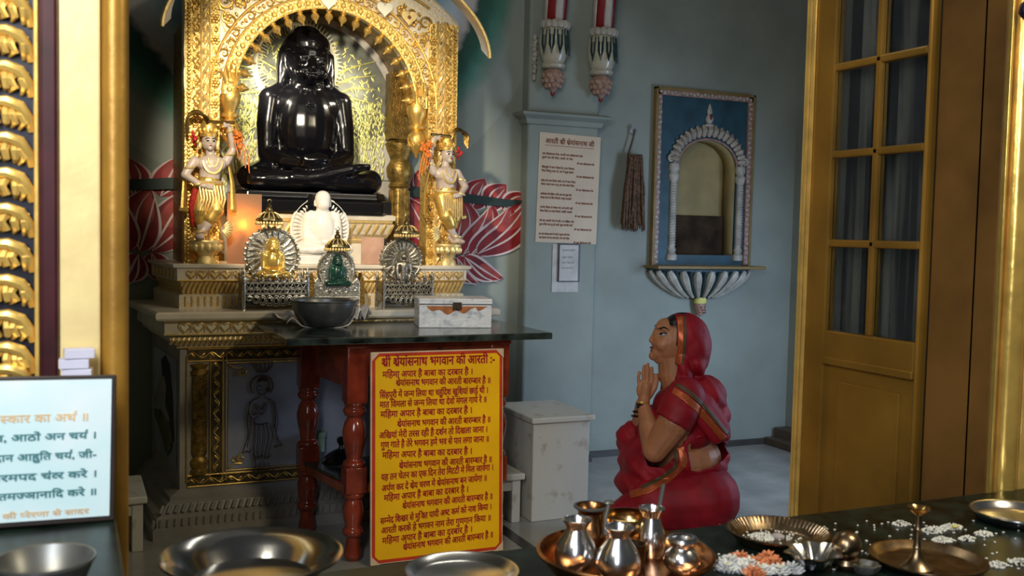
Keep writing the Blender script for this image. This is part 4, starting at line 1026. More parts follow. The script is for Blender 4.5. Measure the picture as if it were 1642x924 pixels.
def leg(x, y):
    b = MB(); q = .040
    b.box((x-q, y-q, .60), (x+q, y+q, TZ-.03)).box((x-q, y-q, .26), (x+q, y+q, .36))
    G = 1.28
    lt = b.lathe; b.lathe = lambda pr_, *a_, **k_: lt([(r_*G, z_) for r_, z_ in pr_], *a_, **k_)
    b.lathe([(0, .0), (.020, 0), (.028, .02), (.022, .06), (.020, .09), (.031, .10), (.033, .115), (.024, .13), (.030, .17), (.032, .20), (.024, .235), (.032, .245), (.032, .26), (0, .262)], (x, y, 0), 20)
    b.lathe([(0, .358), (.033, .36), (.034, .375), (.022, .385), (.026, .41), (.034, .46), (.036, .49), (.030, .525), (.020, .545), (.030, .555), (.035, .57), (.028, .585), (.033, .60), (0, .602)], (x, y, 0), 20)
    b.build('leg', 'red_paint', tb, bevel=.004)
leg(ax0+.040, ay0+.04); leg(ax1-.040, ay0+.04); leg(ax0-.045, 4.03); leg(ax1-.040, 4.03)
b = MB(); b.prism([(ax0, ay0+.03), (ax1, ay0+.03), (ax1, 4.05), (ax0-.075, 4.05)], .255, .29, 'xy'); b.build('lower_shelf', 'red_paint', tb, smooth=False, bevel=.003)
MB().prism([(ax0+.005, ay0+.085), (ax1-.02, ay0+.085), (ax1-.02, 3.98), (ax0-.072, 3.98)], .29, .302, 'xy').build('shelf_slab', 'green_slab', tb, smooth=False, bevel=.002)
MB().tube([((ax0+ax1)/2+.03, ay0+.001, .80), ((ax0+ax1)/2+.032, ay0-.016, .795), ((ax0+ax1)/2+.03, ay0-.018, .806)], .003, 6).build('hook', 'latch', tb)
# steel bowl, cloth and box on the slab
q = at(524, 526, z=TZ); R = (at(578, 490, y=q.y).x-at(470, 490, y=q.y).x)/2
bo = thing('steel_bowl', 'dull grey steel mixing bowl standing on the white cloth', 'bowl', (q.x, q.y+.05, TZ+.004))
hb = .104
b = MB(); b.lathe([(0, 0), (R*.58, .0), (R*.66, .006), (R*.86, hb*.45), (R*.955, hb*.85), (R*.96, hb*.93), (R, hb*.955), (R*1.005, hb), (R*.985, hb), (R*.94, hb*.94), (R*.93, hb*.85), (R*.83, hb*.45), (R*.62, .010), (0, .006)], (0, 0, 0), 48); b.build('body', 'dark_steel', bo)
random.seed(5); b = MB(); rows = []
bx, by = bo.location.x, bo.location.y
for j in range(21):
    v = j/20; row = []
    for i in range(45):
        u = i/44; x = -.16+.34*u+.02*math.sin(v*7)+.016*math.sin(9*v+3*u); y = -.05+.20*v+.018*math.sin(u*9); rd = math.hypot(x, y-.0)
        hh = .002+max(0, min(1, (rd-.085)/.05))*(.016+.030*abs(math.sin(u*17+v*4))*abs(math.cos(v*11+u*6))+.04*(u > .70)*abs(math.sin(u*31+v*9))+.012*(u < .2)*abs(math.sin(v*9)))
        row.append((bx+x, by+y, TZ+hh))
    rows.append(row)
cl = b.sheet(rows).build('cloth', 'cloth_white', solid=.0025); tag(cl, 'crumpled white cloth lying under and behind the steel bowl', 'cloth')
q0 = at(670, 525, z=TZ); q1 = at(790, 527, z=TZ); wx = (q1-q0).length*.98; ang = math.atan2(q1.y-q0.y, q1.x-q0.x)
cb = thing('cash_box', 'white and silver sheet metal cash box with an orange smear under its latch', 'box', ((q0+q1)/2).to_tuple(), ang*.6)
cb.location.z = TZ; hh = .118; dd = .19
MB().box((-wx/2, 0, 0), (wx/2, dd, hh*.78)).build('body', 'box_paint', cb, smooth=False, bevel=.003)
MB().box((-wx/2-.002, -.003, hh*.78), (wx/2+.002, dd, hh)).build('lid', 'box_paint', cb, smooth=False, bevel=.004)
b = MB(); n = 24; top, bot = [], []
for i in range(n+1):
    t = i/n; x = -wx*.40+wx*.85*t; top.append((x, hh*.745)); bot.append((x, hh*.745-hh*.30*(math.sin(PI*min(1, t*1.25))**.5 if t < .8 else .75*(1-t)/.2)*(.75+.25*math.sin(t*23))))
b.prism(top+bot[::-1][1:-1], -.0018, .0005); b.build('orange_smear', 'box_orange', cb, smooth=False)
b = MB(); b.box((-.012, -.009, hh*.62), (.024, -.001, hh*.88)); b.tube([(.006, -.011, hh*.70), (.006, -.014, hh*.66), (.006, -.011, hh*.62)], .005, 6); b.build('latch', 'latch', cb, bevel=.002)
b = MB(); b.box((-wx/2, -.0045, hh*.80), (wx/2, -.002, hh*.83)); b.build('lid_edge', 'bright_steel', cb, smooth=False)
# things on the lower shelf
q = at(511, 724, z=.302); jr = thing('plastic_jar', 'small clear greenish jar on the table\'s lower shelf', 'jar', (q.x, q.y, .302))
MB().lathe([(0, 0), (.026, 0), (.028, .004), (.026, .012), (.026, .06), (.029, .064), (.029, .085), (.026, .085), (.024, .06), (.024, .008), (0, .005)], (0, 0, 0), 24).build('body', 'jar_plastic', jr)
MB().lathe([(0, .007), (.022, .007), (.022, .03), (0, .034)], (0, 0, 0), 18).build('wax', 'jar_wax', jr)
q = at(541, 742, z=.302); dl = thing('domed_cover', 'shiny black domed cover with a knob on the lower shelf', 'cover', (q.x+.02, q.y+.02, .302))
MB().lathe([(0, 0), (.075, 0), (.077, .006), (.07, .014), (.055, .03), (.03, .045), (.014, .052), (0, .053)], (0, 0, 0), 28).build('dome', 'black_stone', dl)
MB().lathe([(.012, .05), (.008, .065), (.017, .078), (.019, .09), (.012, .10), (0, .102)], (0, 0, 0), 16).build('knob', 'black_stone', dl)

# ================================================================ yellow verse board
YS = 3.515
p0 = at(594, 911, y=YS); p1 = at(806, 890, y=YS)
bw = p1.x-p0.x; bh = .790
sg = thing('verse_board', 'bright yellow painted board of red verses leaning against the red table', 'sign', (p0.x, YS, .006))
sg.rotation_euler = (math.radians(-2.6), 0, 0)
MB().box((0, 0, 0), (bw, .012, bh)).build('board', 'cream_edge', sg, smooth=False, bevel=.003)
MB().box((.005, -.0012, .005), (bw-.005, .002, bh-.005)).build('red_border', 'board_red', sg, smooth=False)
i = .017; c = .014
MB().prism([(i+c, i), (bw-i-c, i), (bw-i, i+c), (bw-i, bh-i-c), (bw-i-c, bh-i), (i+c, bh-i), (i, bh-i-c), (i, i+c)], -.0022, 0).build('yellow_field', 'yellow_board', sg, smooth=False)
k = .036
for x, z, sx, sz in ((0, 0, 1, 1), (bw, 0, -1, 1), (0, bh, 1, -1), (bw, bh, -1, -1)): MB().prism([(x, z), (x+sx*k, z), (x, z+sz*k)], -.003, .001).build('corner_plate', 'cream_edge', sg, smooth=False)
A_ = 'महिमा अपार है बाबा का दरबार है ।'; B_ = 'श्रेयांसनाथ भगवान की आरती बारम्बार है ॥'
# (text, left, right, baselines) in a 593 x 924 grid laid over the board
VERSE = [(A_,72,420,160,142), (B_,122,492,192,178), ('सिंहपुरी में जन्म लिया था चहुंदिश खुशियां छाई थी ।',62,482,240,218), ('मात विमला से जन्म लिया था देवो मंगल गाये रे ॥',62,476,278,256),
 (A_,65,418,316,299), (B_,127,492,354,338), ('अखियां मेरी तरस रही है दर्शन तो दिखला जाना ।',60,480,398,378), ('गुण गाते है तेरे भगवन हमे भव से पार लगा जाना ॥',66,486,436,418), (A_,72,418,476,466), (B_,134,498,518,502),
 ('यह तन चेतन का एक दिन तेरा मिटटी में मिल जावेगा ।',68,504,562,535), ('अर्पण कर दे श्रेय चरण में श्रेयांसनाथ बन जायेगा ॥',70,478,606,578), (A_,78,404,644,620), (B_,147,502,678,654),
 ('सम्मेद शिखर से मुक्ति पायी अष्ट कर्म को नाश किया ।',65,497,734,696), ('आरती करके हे भगवन नाम तेरा गुणगान किया ॥',68,495,772,742), (A_,72,420,812,784), (B_,150,504,842,812)]
def bd(x, y): return ((x-30)/(545-30)*bw, bh*(1-(y-60+ (x-30)*.047-0)/(893-60)))
rowsL = []
for t, a, b2, y0, y1 in VERSE:
    xa, za = bd(a, y0); xb, zb = bd(b2, y1+2); rowsL.append((t, xa, za+.001, xb-xa, .0345, (zb-za)/(xb-xa)))
letters(rowsL, 'verse_lettering', 'letter_red', sg, -.0034, .0014)
xa, za = bd(68, 118); xb, zb = bd(508, 98)
letters([('श्री श्रेयांसनाथ भगवान की आरती :-', xa, za+.002, xb-xa, .048, (zb-za)/(xb-xa))], 'title_lettering', 'letter_red', sg, -.0034, .0022)
# ================================================================ white stools and box
def stool(lab, loc, w, d, h):
    t = thing('step_stool', lab, 'stool', loc, 0, 'white stools either side of the altar')
    MB().box((-w/2, 0, h-.028), (w/2, d, h)).build('top', 'stool_white', t, smooth=False, bevel=.006)
    for x in (-w/2+.015, w/2-.055): MB().box((x, .015, 0), (x+.04, d-.015, h-.028)).build('leg', 'stool_white', t, smooth=False, bevel=.003)
    MB().box((-w/2+.055, .02, h-.075), (w/2-.055, .035, h-.028)).build('apron', 'stool_white', t, smooth=False)
    return t
q = at(232, 886, z=0); stool('low white stool in the dark left of the altar', (q.x-.15, q.y, 0), .32, .36, .215)
q = at(846, 838, z=0); stool('low white stool between the yellow board and the taller white box', (q.x-.165, q.y, 0), .30, .36, .215)
q = at(851, 838, z=0); q2 = at(944, 830, z=0)
bx = thing('white_box', 'tall chipped white painted box with an overhanging top beside the kneeling woman', 'box', (q.x+.003, q.y, 0)); wb = q2.x-q.x
MB().box((0, 0, 0), (wb, .38, .43)).build('body', 'stool_white', bx, smooth=False, bevel=.004)
MB().box((-.012, -.015, .43), (wb+.02, .40, .455)).build('top', 'stool_white', bx, smooth=False, bevel=.005)
# ================================================================ on the pilaster and the back wall
YPF = YW-.08
q0 = at(858, 388, y=YPF); q1 = at(960, 218, y=YPF)
po = thing('verse_poster', 'cream paper poster of small red-brown verses on the pilaster', 'poster', (q0.x, YPF-.001, q0.z)); pw, ph = q1.x-q0.x, q1.z-q0.z
po.rotation_euler = (0, math.radians(1.2), 0)
MB().box((0, -.002, 0), (pw, 0, ph)).build('sheet', 'paper', po, smooth=False)
L = [('आरती श्री श्रेयांसनाथ जी', .09*pw, .905*ph, .80*pw, .036, 0)]
letters(L, 'title_lettering', 'poster_ink', po, -.003, .0015)
MB().box((.09*pw, -.003, .885*ph), (.89*pw, -.002, .889*ph)).build('title_rule', 'poster_ink', po, smooth=False)
L = []; A1 = ['जय श्रेयांसनाथ देवा, स्वामी जय श्रेयांसनाथ देवा', 'तुमरे पद की सेवा, करते नर देवा', 'सिंहपुरी में जन्म लिया है, माता विमला', 'पिता विष्णु राजा के, घर में सुख छाया', 'छोड़ राज सब दीक्षा धारी, वन में ध्यान किया', 'केवल ज्ञान पाय प्रभु, जग को ज्ञान दिया',
 'समोशरण की महिमा न्यारी, सब जन सुख पावे', 'बारह सभा के बीच विराजे, अमृत बरसावे', 'सम्मेद शिखर से मोक्ष गये, कर्म सभी नाशे', 'सिद्ध शिला पर जाय विराजे, ज्योति प्रकाशे', 'जो यह आरती प्रेम से गावे, मन वांछित पावे', 'दुख दारिद्र सब दूर हो जावे, सुख सम्पति आवे', 'हम सब सेवक शरण में आये, करुणा करो देवा', 'भव सागर से पार लगाओ, नाथ करे सेवा']
for k in range(7):
    z = .80*ph - k*.122*ph
    L.append((A1[2*k], .05*pw, z, (.66 if k == 0 else .5+.03*(k % 3))*pw, .0145, 0)); L.append((A1[2*k+1], .05*pw, z-.034*ph, (.5+.02*(k % 3))*pw, .0145, 0))
    L.append(('ॐ जय श्रेयांसनाथ देव', .62*pw, z-.07*ph, .29*pw, .0145, 0))
letters(L, 'verse_lettering', 'poster_ink', po, -.003, .0009)
q0 = at(893, 452, y=YPF); q1 = at(929, 391, y=YPF)
pf = thing('framed_notice', 'small framed paper notice stuck below the cream poster', 'notice', (q0.x, YPF-.001, q0.z)); fw, fh = q1.x-q0.x, q1.z-q0.z
MB().box((-.032, -.003, -.055), (fw-.004, 0, fh-.004)).build('backing_paper', 'paper_white', pf, smooth=False)
MB().box((0, -.012, 0), (fw, -.003, fh)).build('frame', 'frame_dark', pf, smooth=False, bevel=.002)
MB().box((.006, -.0135, .006), (fw-.012, -.011, fh-.008)).build('notice_sheet', 'paper_white', pf, smooth=False)
letters([('आवश्यक सूचना', .02, fh*.80, fw*.6, .016, 0), ('पूजन समय', .02, fh*.62, fw*.5, .014, 0), ('प्रातः आठ बजे', .02, fh*.48, fw*.55, .014, 0), ('सायं सात बजे', .02, fh*.34, fw*.5, .014, 0)], 'faded_lettering', 'grey_ink', pf, -.0145)
# dried bunch hanging from a hook
q = at(1017, 205, y=YW-.02); hb = thing('hanging_bunch', 'brown dried bunch of stalks hanging from a wall hook by the niche', 'bunch', (q.x, YW-.025, q.z))
def rel(px, py, y=YW-.03): p = at(px, py, y=y); return (p.x-hb.location.x, p.y-hb.location.y, p.z-hb.location.z)
b = MB(); b.tube([rel(1012, 208, YW), rel(1014, 206), rel(1020, 203), rel(1020, 208)], .005, 6); b.ell(rel(1013, 210, YW-.012), (.016, .012, .022), 8); b.build('hook', 'grey_marble', hb)
b = MB(); b.tube([rel(1018, 208), rel(1014, 225), rel(1008, 245), rel(1006, 262), rel(1005, 330)], .005, 6); b.build('cord', 'straw', hb)
random.seed(9); b = MB()
for k in range(110):
    u = random.random(); x0 = 1008+22*u; x1 = 996+38*u+random.uniform(-2, 2); yy = YW-.02-random.random()*.05
    b.tube([rel(x0, 250+random.uniform(-3, 6), yy), rel((x0+x1)/2+random.uniform(-3, 3), 305, yy-.012), rel(x1, 362+random.uniform(-6, 10), yy)], [.005, .006, .003], 4)
b.build('stalks', 'straw', hb)

# ---- hanging bracket ornaments at the top of the pilaster
def bracket(lab, px, pyt, y, k, lean):
    q = at(px, pyt, y=y); t = thing('wall_ornament', lab, 'ornament', (q.x, y, q.z), 0, 'hanging ornaments above the pilaster cornice')
    M = Matrix.Shear('XY', 4, (0, 0)); b = MB()
    b.lathe([(0, -.012), (.010, 0), (.022, .015), (.040, .035), (.055, .06), (.060, .09), (.050, .118), (.040, .128), (0, .13)], (0, 0, 0), 22)
    bud = b.build('bud', 'bud_pink', t); b = MB()
    for r in range(3):
        for j in range(10): a = 2*PI*(j+.5*(r % 2))/10; rr = (.040, .054, .057)[r]; b.ell((rr*math.cos(a), rr*math.sin(a), .035+.028*r), (.013, .013, .015), 7)
    b.build('petals', 'bud_pink', bud); MB().lathe([(0, -.025), (.012, -.012), (.012, .0), (0, .004)], (0, 0, 0), 12).build('tip', 'stripe_red', bud)
    b = MB(); b.lathe([(.046, .128), (.066, .135), (.070, .15), (.060, .165), (.066, .175), (.080, .22), (.086, .27), (.082, .315), (.070, .35), (.05, .37), (0, .375)], (0, 0, 0), 28); cp = b.build('capital', 'capital_cream', t)
    b = MB()
    for j in range(5):
        a = -2.7+j*.55
        for w_, zt in ((.17, .34), (.09, .31)):
            b.tube([((.088-.10*(max(0, z_-.29)))*math.cos(a+u), (.088-.10*(max(0, z_-.29)))*math.sin(a+u), z_) for u, z_ in ((-w_, zt), (-w_*.9, .26), (0, .205+.02*(w_ < .1)), (w_*.9, .26), (w_, zt))], .0042, 5)
    b.build('leaf_painting', 'dark_green', cp)
    b = MB()
    for j in range(7): a = -2.9+j*.46; b.ell((.072*math.cos(a), .072*math.sin(a), .372), (.024, .020, .026), 8)
    b.build('curled_leaves', 'ornament_white', cp)
    for j in range(5):
        a0 = -PI+j*PI/4-.39; b = MB(); rr = .058
        rows = [[((rr+.012*u)*math.cos(a0+.785*v/4)+lean*u, (rr+.012*u)*math.sin(a0+.785*v/4), .37+u) for v in range(5)] for u in (0, .3, .7)]
        b.sheet(rows); b.build('shaft_stripe', 'stripe_red' if j % 2 else 'stripe_white', t, solid=.012)
    MB().tube([(0, 0, .36), (lean*.7, 0, 1.07)], .052, 12).build('shaft', 'stripe_white', t)
    t.scale = (k, k, k); return t
bracket('cream and pink bud ornament with striped shaft, nearer the red lotus mural', 886, 148, YPF-.06, .92, .05)
bracket('cream and pink bud ornament with striped shaft, nearer the blue wall niche', 963, 158, YPF-.06, .92, .05)
q = at(856, 124, y=YPF-.01); t = thing('painted_drop', 'thin spotted relief drop at the left edge of the pilaster', 'ornament', (q.x, YPF-.012, q.z))
b = MB()
for k in range(9): b.ell((.003*math.sin(k*2), 0, .03+.022*k), (.016-.0008*abs(k-4), .014, .016), 8)
b.ell((0, 0, .0), (.010, .010, .02), 8); b.build('body', 'ornament_white', t)
b = MB()
for k in range(14): b.ell((-.008+.016*(k % 2), -.014, .02+.014*k), (.003, .003, .003), 5)
b.build('dots', 'dark_green', t)

# ---- carved wall niche
q0 = at(1047, 424, y=YW-.03); q1 = at(1209, 156, y=YW-.03)
nw, nh = q1.x-q0.x, q1.z-q0.z
ni = thing('wall_niche', 'arched blue wall niche with a carved pink frame and lotus bracket', 'niche', (q0.x+nw/2, YW, q0.z))
hw = nw/2; OP = .205; ZSN = .565; RZ = .155; Z0N = .055
ox = (NX0+NX1)/2-ni.location.x
def arch(n=28, r=OP, rz=RZ): return [(ox+r*math.cos(PI*i/n), ZSN+rz*math.sin(PI*i/n)) for i in range(n+1)]
b = MB()
f0, f1 = -.014, .004; a_ = arch()
def quadp(p):
    f = [b.bm.verts.new((x, f0, z)) for x, z in p]; g = [b.bm.verts.new((x, f1, z)) for x, z in p]
    b.bm.faces.new(f); b.bm.faces.new(g[::-1])
    for i in range(len(p)): b.bm.faces.new((f[i], f[(i+1) % len(p)], g[(i+1) % len(p)], g[i]))
quadp([(-hw, 0), (ox-OP, 0), (ox-OP, ZSN), (-hw, ZSN)]); quadp([(ox+OP, 0), (hw, 0), (hw, ZSN), (ox+OP, ZSN)])
quadp([(ox-OP, 0), (ox+OP, 0), (ox+OP, Z0N), (ox-OP, Z0N)])
b.bm.faces.new([b.bm.verts.new((x, f0, z)) for x, z in ((ox+OP, ZSN), (hw, ZSN), (hw, nh))]); b.bm.faces.new([b.bm.verts.new((x, f0, z)) for x, z in ((ox-OP, ZSN), (-hw, nh), (-hw, ZSN))])
for i in range(28):
    p, r = a_[i], a_[i+1]
    quadp([p, (p[0] if 0 < i else hw, nh), (r[0] if i < 27 else -hw, nh), r])
b.build('blue_panel', 'teal_panel', ni, smooth=False)
# interior shell
b = MB(); prof = [(ox-OP, Z0N)]+arch()[::-1]+[(ox+OP, Z0N)]
b.sheet([[(x, y, z) for x, z in prof] for y in (.0, .12)]); b.build('recess_walls', 'niche_yellow', ni, solid=.006)
MB().prism([(ox-OP-.01, Z0N-.01)]+[(x, z) for x, z in arch(r=OP+.01, rz=RZ+.01)][::-1]+[(ox+OP+.01, Z0N-.01)], .115, .125).build('recess_back', 'niche_yellow', ni, smooth=False)
MB().box((ox-OP, -.01, Z0N-.02), (ox+OP, .12, Z0N)).build('recess_floor', 'ornament_white', ni, smooth=False)
b = MB(); b.box((ox-OP+.004, .085, Z0N), (ox+OP-.004, .10, .285)); b.build('wooden_backboard', 'niche_wood', ni, smooth=False, bevel=.012)
# carved frame
b = MB(); t_ = .032
for x0, x1, z0, z1 in ((-hw, -hw+t_, 0, nh), (hw-t_, hw, 0, nh), (-hw, hw, nh-t_, nh)): b.box((x0, -.03, z0), (x1, -.010, z1))
b.build('frame', 'pink_trim', ni, smooth=False, bevel=.004)
b = MB()
for x0, x1, z0, z1 in ((-hw-.012, -hw+.004, -.01, nh+.012), (hw-.004, hw+.012, -.01, nh+.012), (-hw-.012, hw+.012, nh-.003, nh+.012)): b.box((x0, -.036, z0), (x1, -.004, z1))
b.build('ochre_edge', 'ochre', ni, smooth=False, bevel=.003)
b = MB(); n = 34
for k in range(n):
    z = .015+k*(nh-.03)/n
    for x in (-hw+.018, hw-.018): b.ell((x+.004*(-1)**k, -.031, z), (.011, .005, .008), 6)
for k in range(26): b.ell((-hw+.02+k*(nw-.04)/25, -.031, nh-.016+.003*(-1)**k), (.009, .005, .010), 6)
b.build('frame_carving', 'ornament_white', ni)
for s_ in (-1, 1):
    b = MB(); x = ox+s_*(OP+.025)
    b.lathe([(0, Z0N-.03), (.034, Z0N-.03), (.034, Z0N), (.022, Z0N+.012), (.028, Z0N+.03), (.020, Z0N+.045), (.020, .47), (.030, .485), (.034, .51), (.024, .525), (.034, .545), (.030, .575), (0, .58)], (x, -.016, 0), 16, sy=.8)
    for k in range(24):
        z = Z0N+.055+k*.0155
        b.tube([(x-.018, -.026, z), (x-.002, -.035, z+.012), (x+.018, -.026, z+.003)], .004, 4)
    b.build('colonnette', 'ornament_white', ni); b = MB()
    b.spiral((x+s_*.022, .60), .034, 1.4, -.024, .010, -PI/2, -s_, 18); b.spiral((x-s_*.0, .55), .022, 1.2, -.03, .008, -PI/2, -s_, 14); b.build('scroll_capital', 'ornament_white', ni)
b = MB()
for k in range(19):
    a = PI*(k+.5)/19; c, s_ = math.cos(a), math.sin(a)
    b.tube([(ox+(OP+.006)*c, -.018, ZSN+.02+(RZ+.0)*s_), (ox+(OP+.034)*c, -.036, ZSN+.02+(RZ+.034)*s_), (ox+(OP+.058)*c, -.02, ZSN+.02+(RZ+.064)*s_)], [.010, .017, .007], 7)
b.build('arch_scallops', 'ornament_white', ni); b = MB()
for k in range(18):
    a = PI*(k+1)/19; c, s_ = math.cos(a), math.sin(a)
    b.tube([(ox+(OP+.008)*c, -.022, ZSN+.02+(RZ+.004)*s_), (ox+(OP+.05)*c, -.022, ZSN+.02+(RZ+.054)*s_)], [.008, .006], 5)
b.tube([(ox+(OP+.002)*math.cos(PI*i/30), -.016, ZSN+(RZ+.004)*math.sin(PI*i/30)) for i in range(31)], .007, 6); b.build('arch_pink_ribs', 'pink_trim', ni)
b = MB(); zf = ZSN+RZ+.075
b.lathe([(0, 0), (.03, 0), (.032, .012), (.016, .02), (.026, .038), (.026, .05), (.014, .07), (.018, .085), (.008, .12), (0, .135)], (ox, -.018, zf), 14, sy=.6); b.build('finial', 'ornament_white', ni)
MB().ell((ox, -.034, zf+.055), (.009, .005, .018), 8).build('finial_jewel', 'stripe_red', ni)
# shelf and lotus bracket
b = MB(); b.box((-hw-.04, -.15, -.022), (hw+.04, .0, -.004)); b.build('shelf', 'ochre', ni, smooth=False, bevel=.004)
def bowlp(a, t): r = (1-t)**.62; return ((hw+.025)*math.cos(a)*(.24+.76*r), -.13*abs(math.sin(a))*(.3+.7*r)*1.0, -.024-.17*t)
b = MB(); b.sheet([[bowlp(PI*i/30, t) for i in range(31)] for t in [j/10 for j in range(11)]]); b.build('bracket_bowl', 'teal_panel', ni, solid=.006)
b = MB()
for k in range(11):
    a = PI*(k+.5)/11; pts = []
    for j in range(9): t = .06+.90*j/8; p = bowlp(a, t); pts.append((p[0]*1.01, p[1]*1.06-.004, p[2]))
    b.tube(pts, [.012, .024, .027, .026, .023, .02, .016, .013, .009], 8)
b.build('bracket_petals', 'ornament_white', ni); b = MB()
for k in range(12):
    a = PI*k/11; pts = [(bowlp(a, t)[0]*1.02, bowlp(a, t)[1]*1.10-.006, bowlp(a, t)[2]) for t in (.08, .3, .5, .7, .92)]
    b.tube(pts, [.006, .010, .009, .007, .004], 6)
b.build('bracket_veins', 'dark_green', ni)
b = MB(); b.lathe([(0, -.30), (.016, -.292), (.026, -.27), (.034, -.24), (.036, -.225), (0, -.222)], (-.005, -.035, 0), 16, sy=.8); pd = b.build('pendant', 'bud_pink', ni)
MB().lathe([(.036, -.224), (.040, -.21), (.034, -.19), (0, -.188)], (-.005, -.035, 0), 16, sy=.8).build('pendant_cap', 'flower_yellow', ni)
b = MB()
for k in range(9): a = -2.6+.26*k; b.ell((-.005+.033*math.cos(a), -.035+.027*math.sin(a), -.245-.016*(k % 3)), (.005, .004, .005), 6)
b.build('pendant_dots', 'stripe_red', pd)
# ---- grass broom on the floor by the table
q = at(850, 896, z=0.02); br = thing('grass_broom', 'green grass broom lying on the floor right of the yellow board', 'broom', (q.x, q.y, .012), -.5)
b = MB()
for k in range(60): a = random.uniform(-.16, .16); b.tube([(-.02, .04*a, .012), (.06, .3*a*.4, .012+random.random()*.012), (.16, .4*a, .004+random.random()*.02)], [.003, .0025, .001], 4)
b.build('bristles', 'grass_green', br); MB().tube([(-.10, 0, .012), (.0, 0, .014)], .014, 8).build('handle', 'dark_green', br)
# ================================================================ kneeling woman
q = at(1085, 868, z=0)
q.z = 0
wo = thing('person', 'kneeling woman in a red sari, veiled, palms pressed together in prayer', 'person', (q.x, q.y, 0), -TH)
CAM = V((0, 0, EYE)); Z0 = (q-CAM).dot(_f0); KP = (q-CAM).dot(FW)/FPX   # metres per photo pixel at her distance
def w(px, py, y=0):
    """point of the figure, in her own frame, that the photo shows at a pixel; y = distance behind her middle plane"""
    d = FW + RT*((px-CX)/FPX) - UP*((py-CY)/FPX); p = CAM + d*((Z0+y)/d.dot(_f0)) - q
    return V((p.dot(_r0), p.dot(_f0), p.z))
def inv(c):
    v = q + _r0*c.x + _f0*c.y + _z*c.z - CAM; k = v.dot(FW)
    return CX+FPX*v.dot(RT)/k, CY-FPX*v.dot(UP)/k
def wc(b, pts, rad, s=14): b.chain([w(*p) for p in pts], [r*KP for r in rad], s)
def we(b, p, r, rot=None, s=18): b.ell(w(*p), tuple(x*KP for x in r), s, rot)
D = KP
def headparts(b, g=0):
    we(b, (1092, 545), (38+g, 31+g, 40+g)); we(b, (1075, 548), (30+g, 27+g, 38+g), (0, -.12, 0))
body = MB(); b = body
headparts(b)
we(b, (1068, 527), (17, 24, 17)); we(b, (1064, 553), (18, 23, 20)); we(b, (1060, 566), (17, 17, 14)); we(b, (1049, 570.5), (9, 10, 8), None, 12); we(b, (1062, 574), (14, 16, 9), None, 12)
for s_ in (-1, 1): we(b, (1065, 553, s_*16*D), (13, 10, 12), None, 12)
wc(b, [(1054, 529), (1048.5, 538), (1044.6, 546)], [3.6, 4.2, 4.4], 10); we(b, (1047.5, 548), (5.5, 8, 4), None, 10)
we(b, (1049, 557.5), (5.2, 9, 2.8), None, 12); we(b, (1049.5, 562.5), (5.0, 8, 3.0), None, 12); we(b, (1054, 560), (8, 12, 10), None, 12)
for s_ in (-1, 1): wc(b, [(1054, 527, s_*4*D), (1056, 525, s_*12*D), (1064, 527, s_*20*D)], [3.4, 3.6, 3.0], 8); we(b, (1093, 551, s_*30*D), (6, 4, 11), None, 10)
wc(b, [(1077, 570), (1079, 598), (1090, 625)], [22, 23.5, 26]); we(b, (1063, 577), (15, 15, 8.5), None, 12)
we(b, (1098, 650), (44, 60, 36)); we(b, (1096, 690), (46, 60, 46)); we(b, (1104, 735), (52, 58, 44)); we(b, (1112, 790), (60, 66, 52))
we(b, (1058, 690), (26, 52, 34))
for s_, dx in ((-1, 0), (1, -4)):
    y = s_*62*D
    ex_, ez_ = (1050, 722) if s_ < 0 else (1022, 714)
    wc(b, [(1098, 640, s_*55*D), ((1080+ex_)/2+14, 680, s_*70*D), (ex_, ez_, s_*66*D)], [25, 25, 19])
    wc(b, [(ex_, ez_, s_*66*D), ((ex_+1030)/2, 686, s_*42*D), (1032+dx, 650, s_*13*D)], [19, 15.5, 9.5])
    # palm and five fingers
    ph = s_*5.2*D
    wc(b, [(1032+dx, 650, s_*11*D), (1034, 636, ph), (1036, 620, ph)], [9, 9.5, 9], 10)
    we(b, (1035, 626, ph), (15, 4.6, 17), None, 14)
    for (x0, z0, x1, z1, x2, z2, r) in ((1025, 617, 1023.5, 606, 1025, 597, 3.3), (1032, 613, 1031.5, 599, 1033, 587, 3.6), (1038.6, 613, 1038.6, 598, 1039, 584, 3.7), (1045, 616, 1045.5, 602, 1045.5, 590, 3.5)):
        b.chain([w(x0, z0+8, ph), w(x0, z0, ph), w(x1, z1, s_*4.0*D), w(x2, z2, s_*3.4*D)], [r*D*.9, r*D*.84, r*D*.80, r*D*.68], 10)
    b.chain([w(1042, 634, ph), w(1050, 622, s_*5*D), w(1053, 610, s_*4*D), w(1052, 602, s_*3.4*D)], [5*D, 4.4*D, 3.7*D, 3.0*D], 10)
    # bent legs
    wc(b, [(1128, 800, s_*34*D), (1050, 808, s_*40*D), (985, 842, s_*36*D)], [50, 40, 26]); wc(b, [(985, 848, s_*36*D), (1070, 852, s_*32*D), (1140, 852, s_*28*D)], [22, 20, 14]); wc(b, [(1140, 852, s_*28*D), (1168, 860, s_*24*D)], [11, 8])
bm_me = remesh(body, .0029, 3)
put(bm_me, 'body', 'skin', wo, ang=180); bvB = bvh_of(bm_me)
def skinpt(px, py, off=.0, y0=-.6):
    o = w(px, py, y0); h = bvB.ray_cast(o, V((0, 1, 0)))
    return (h[0] + V((0, -off, 0))) if h[0] else w(px, py, -.06)
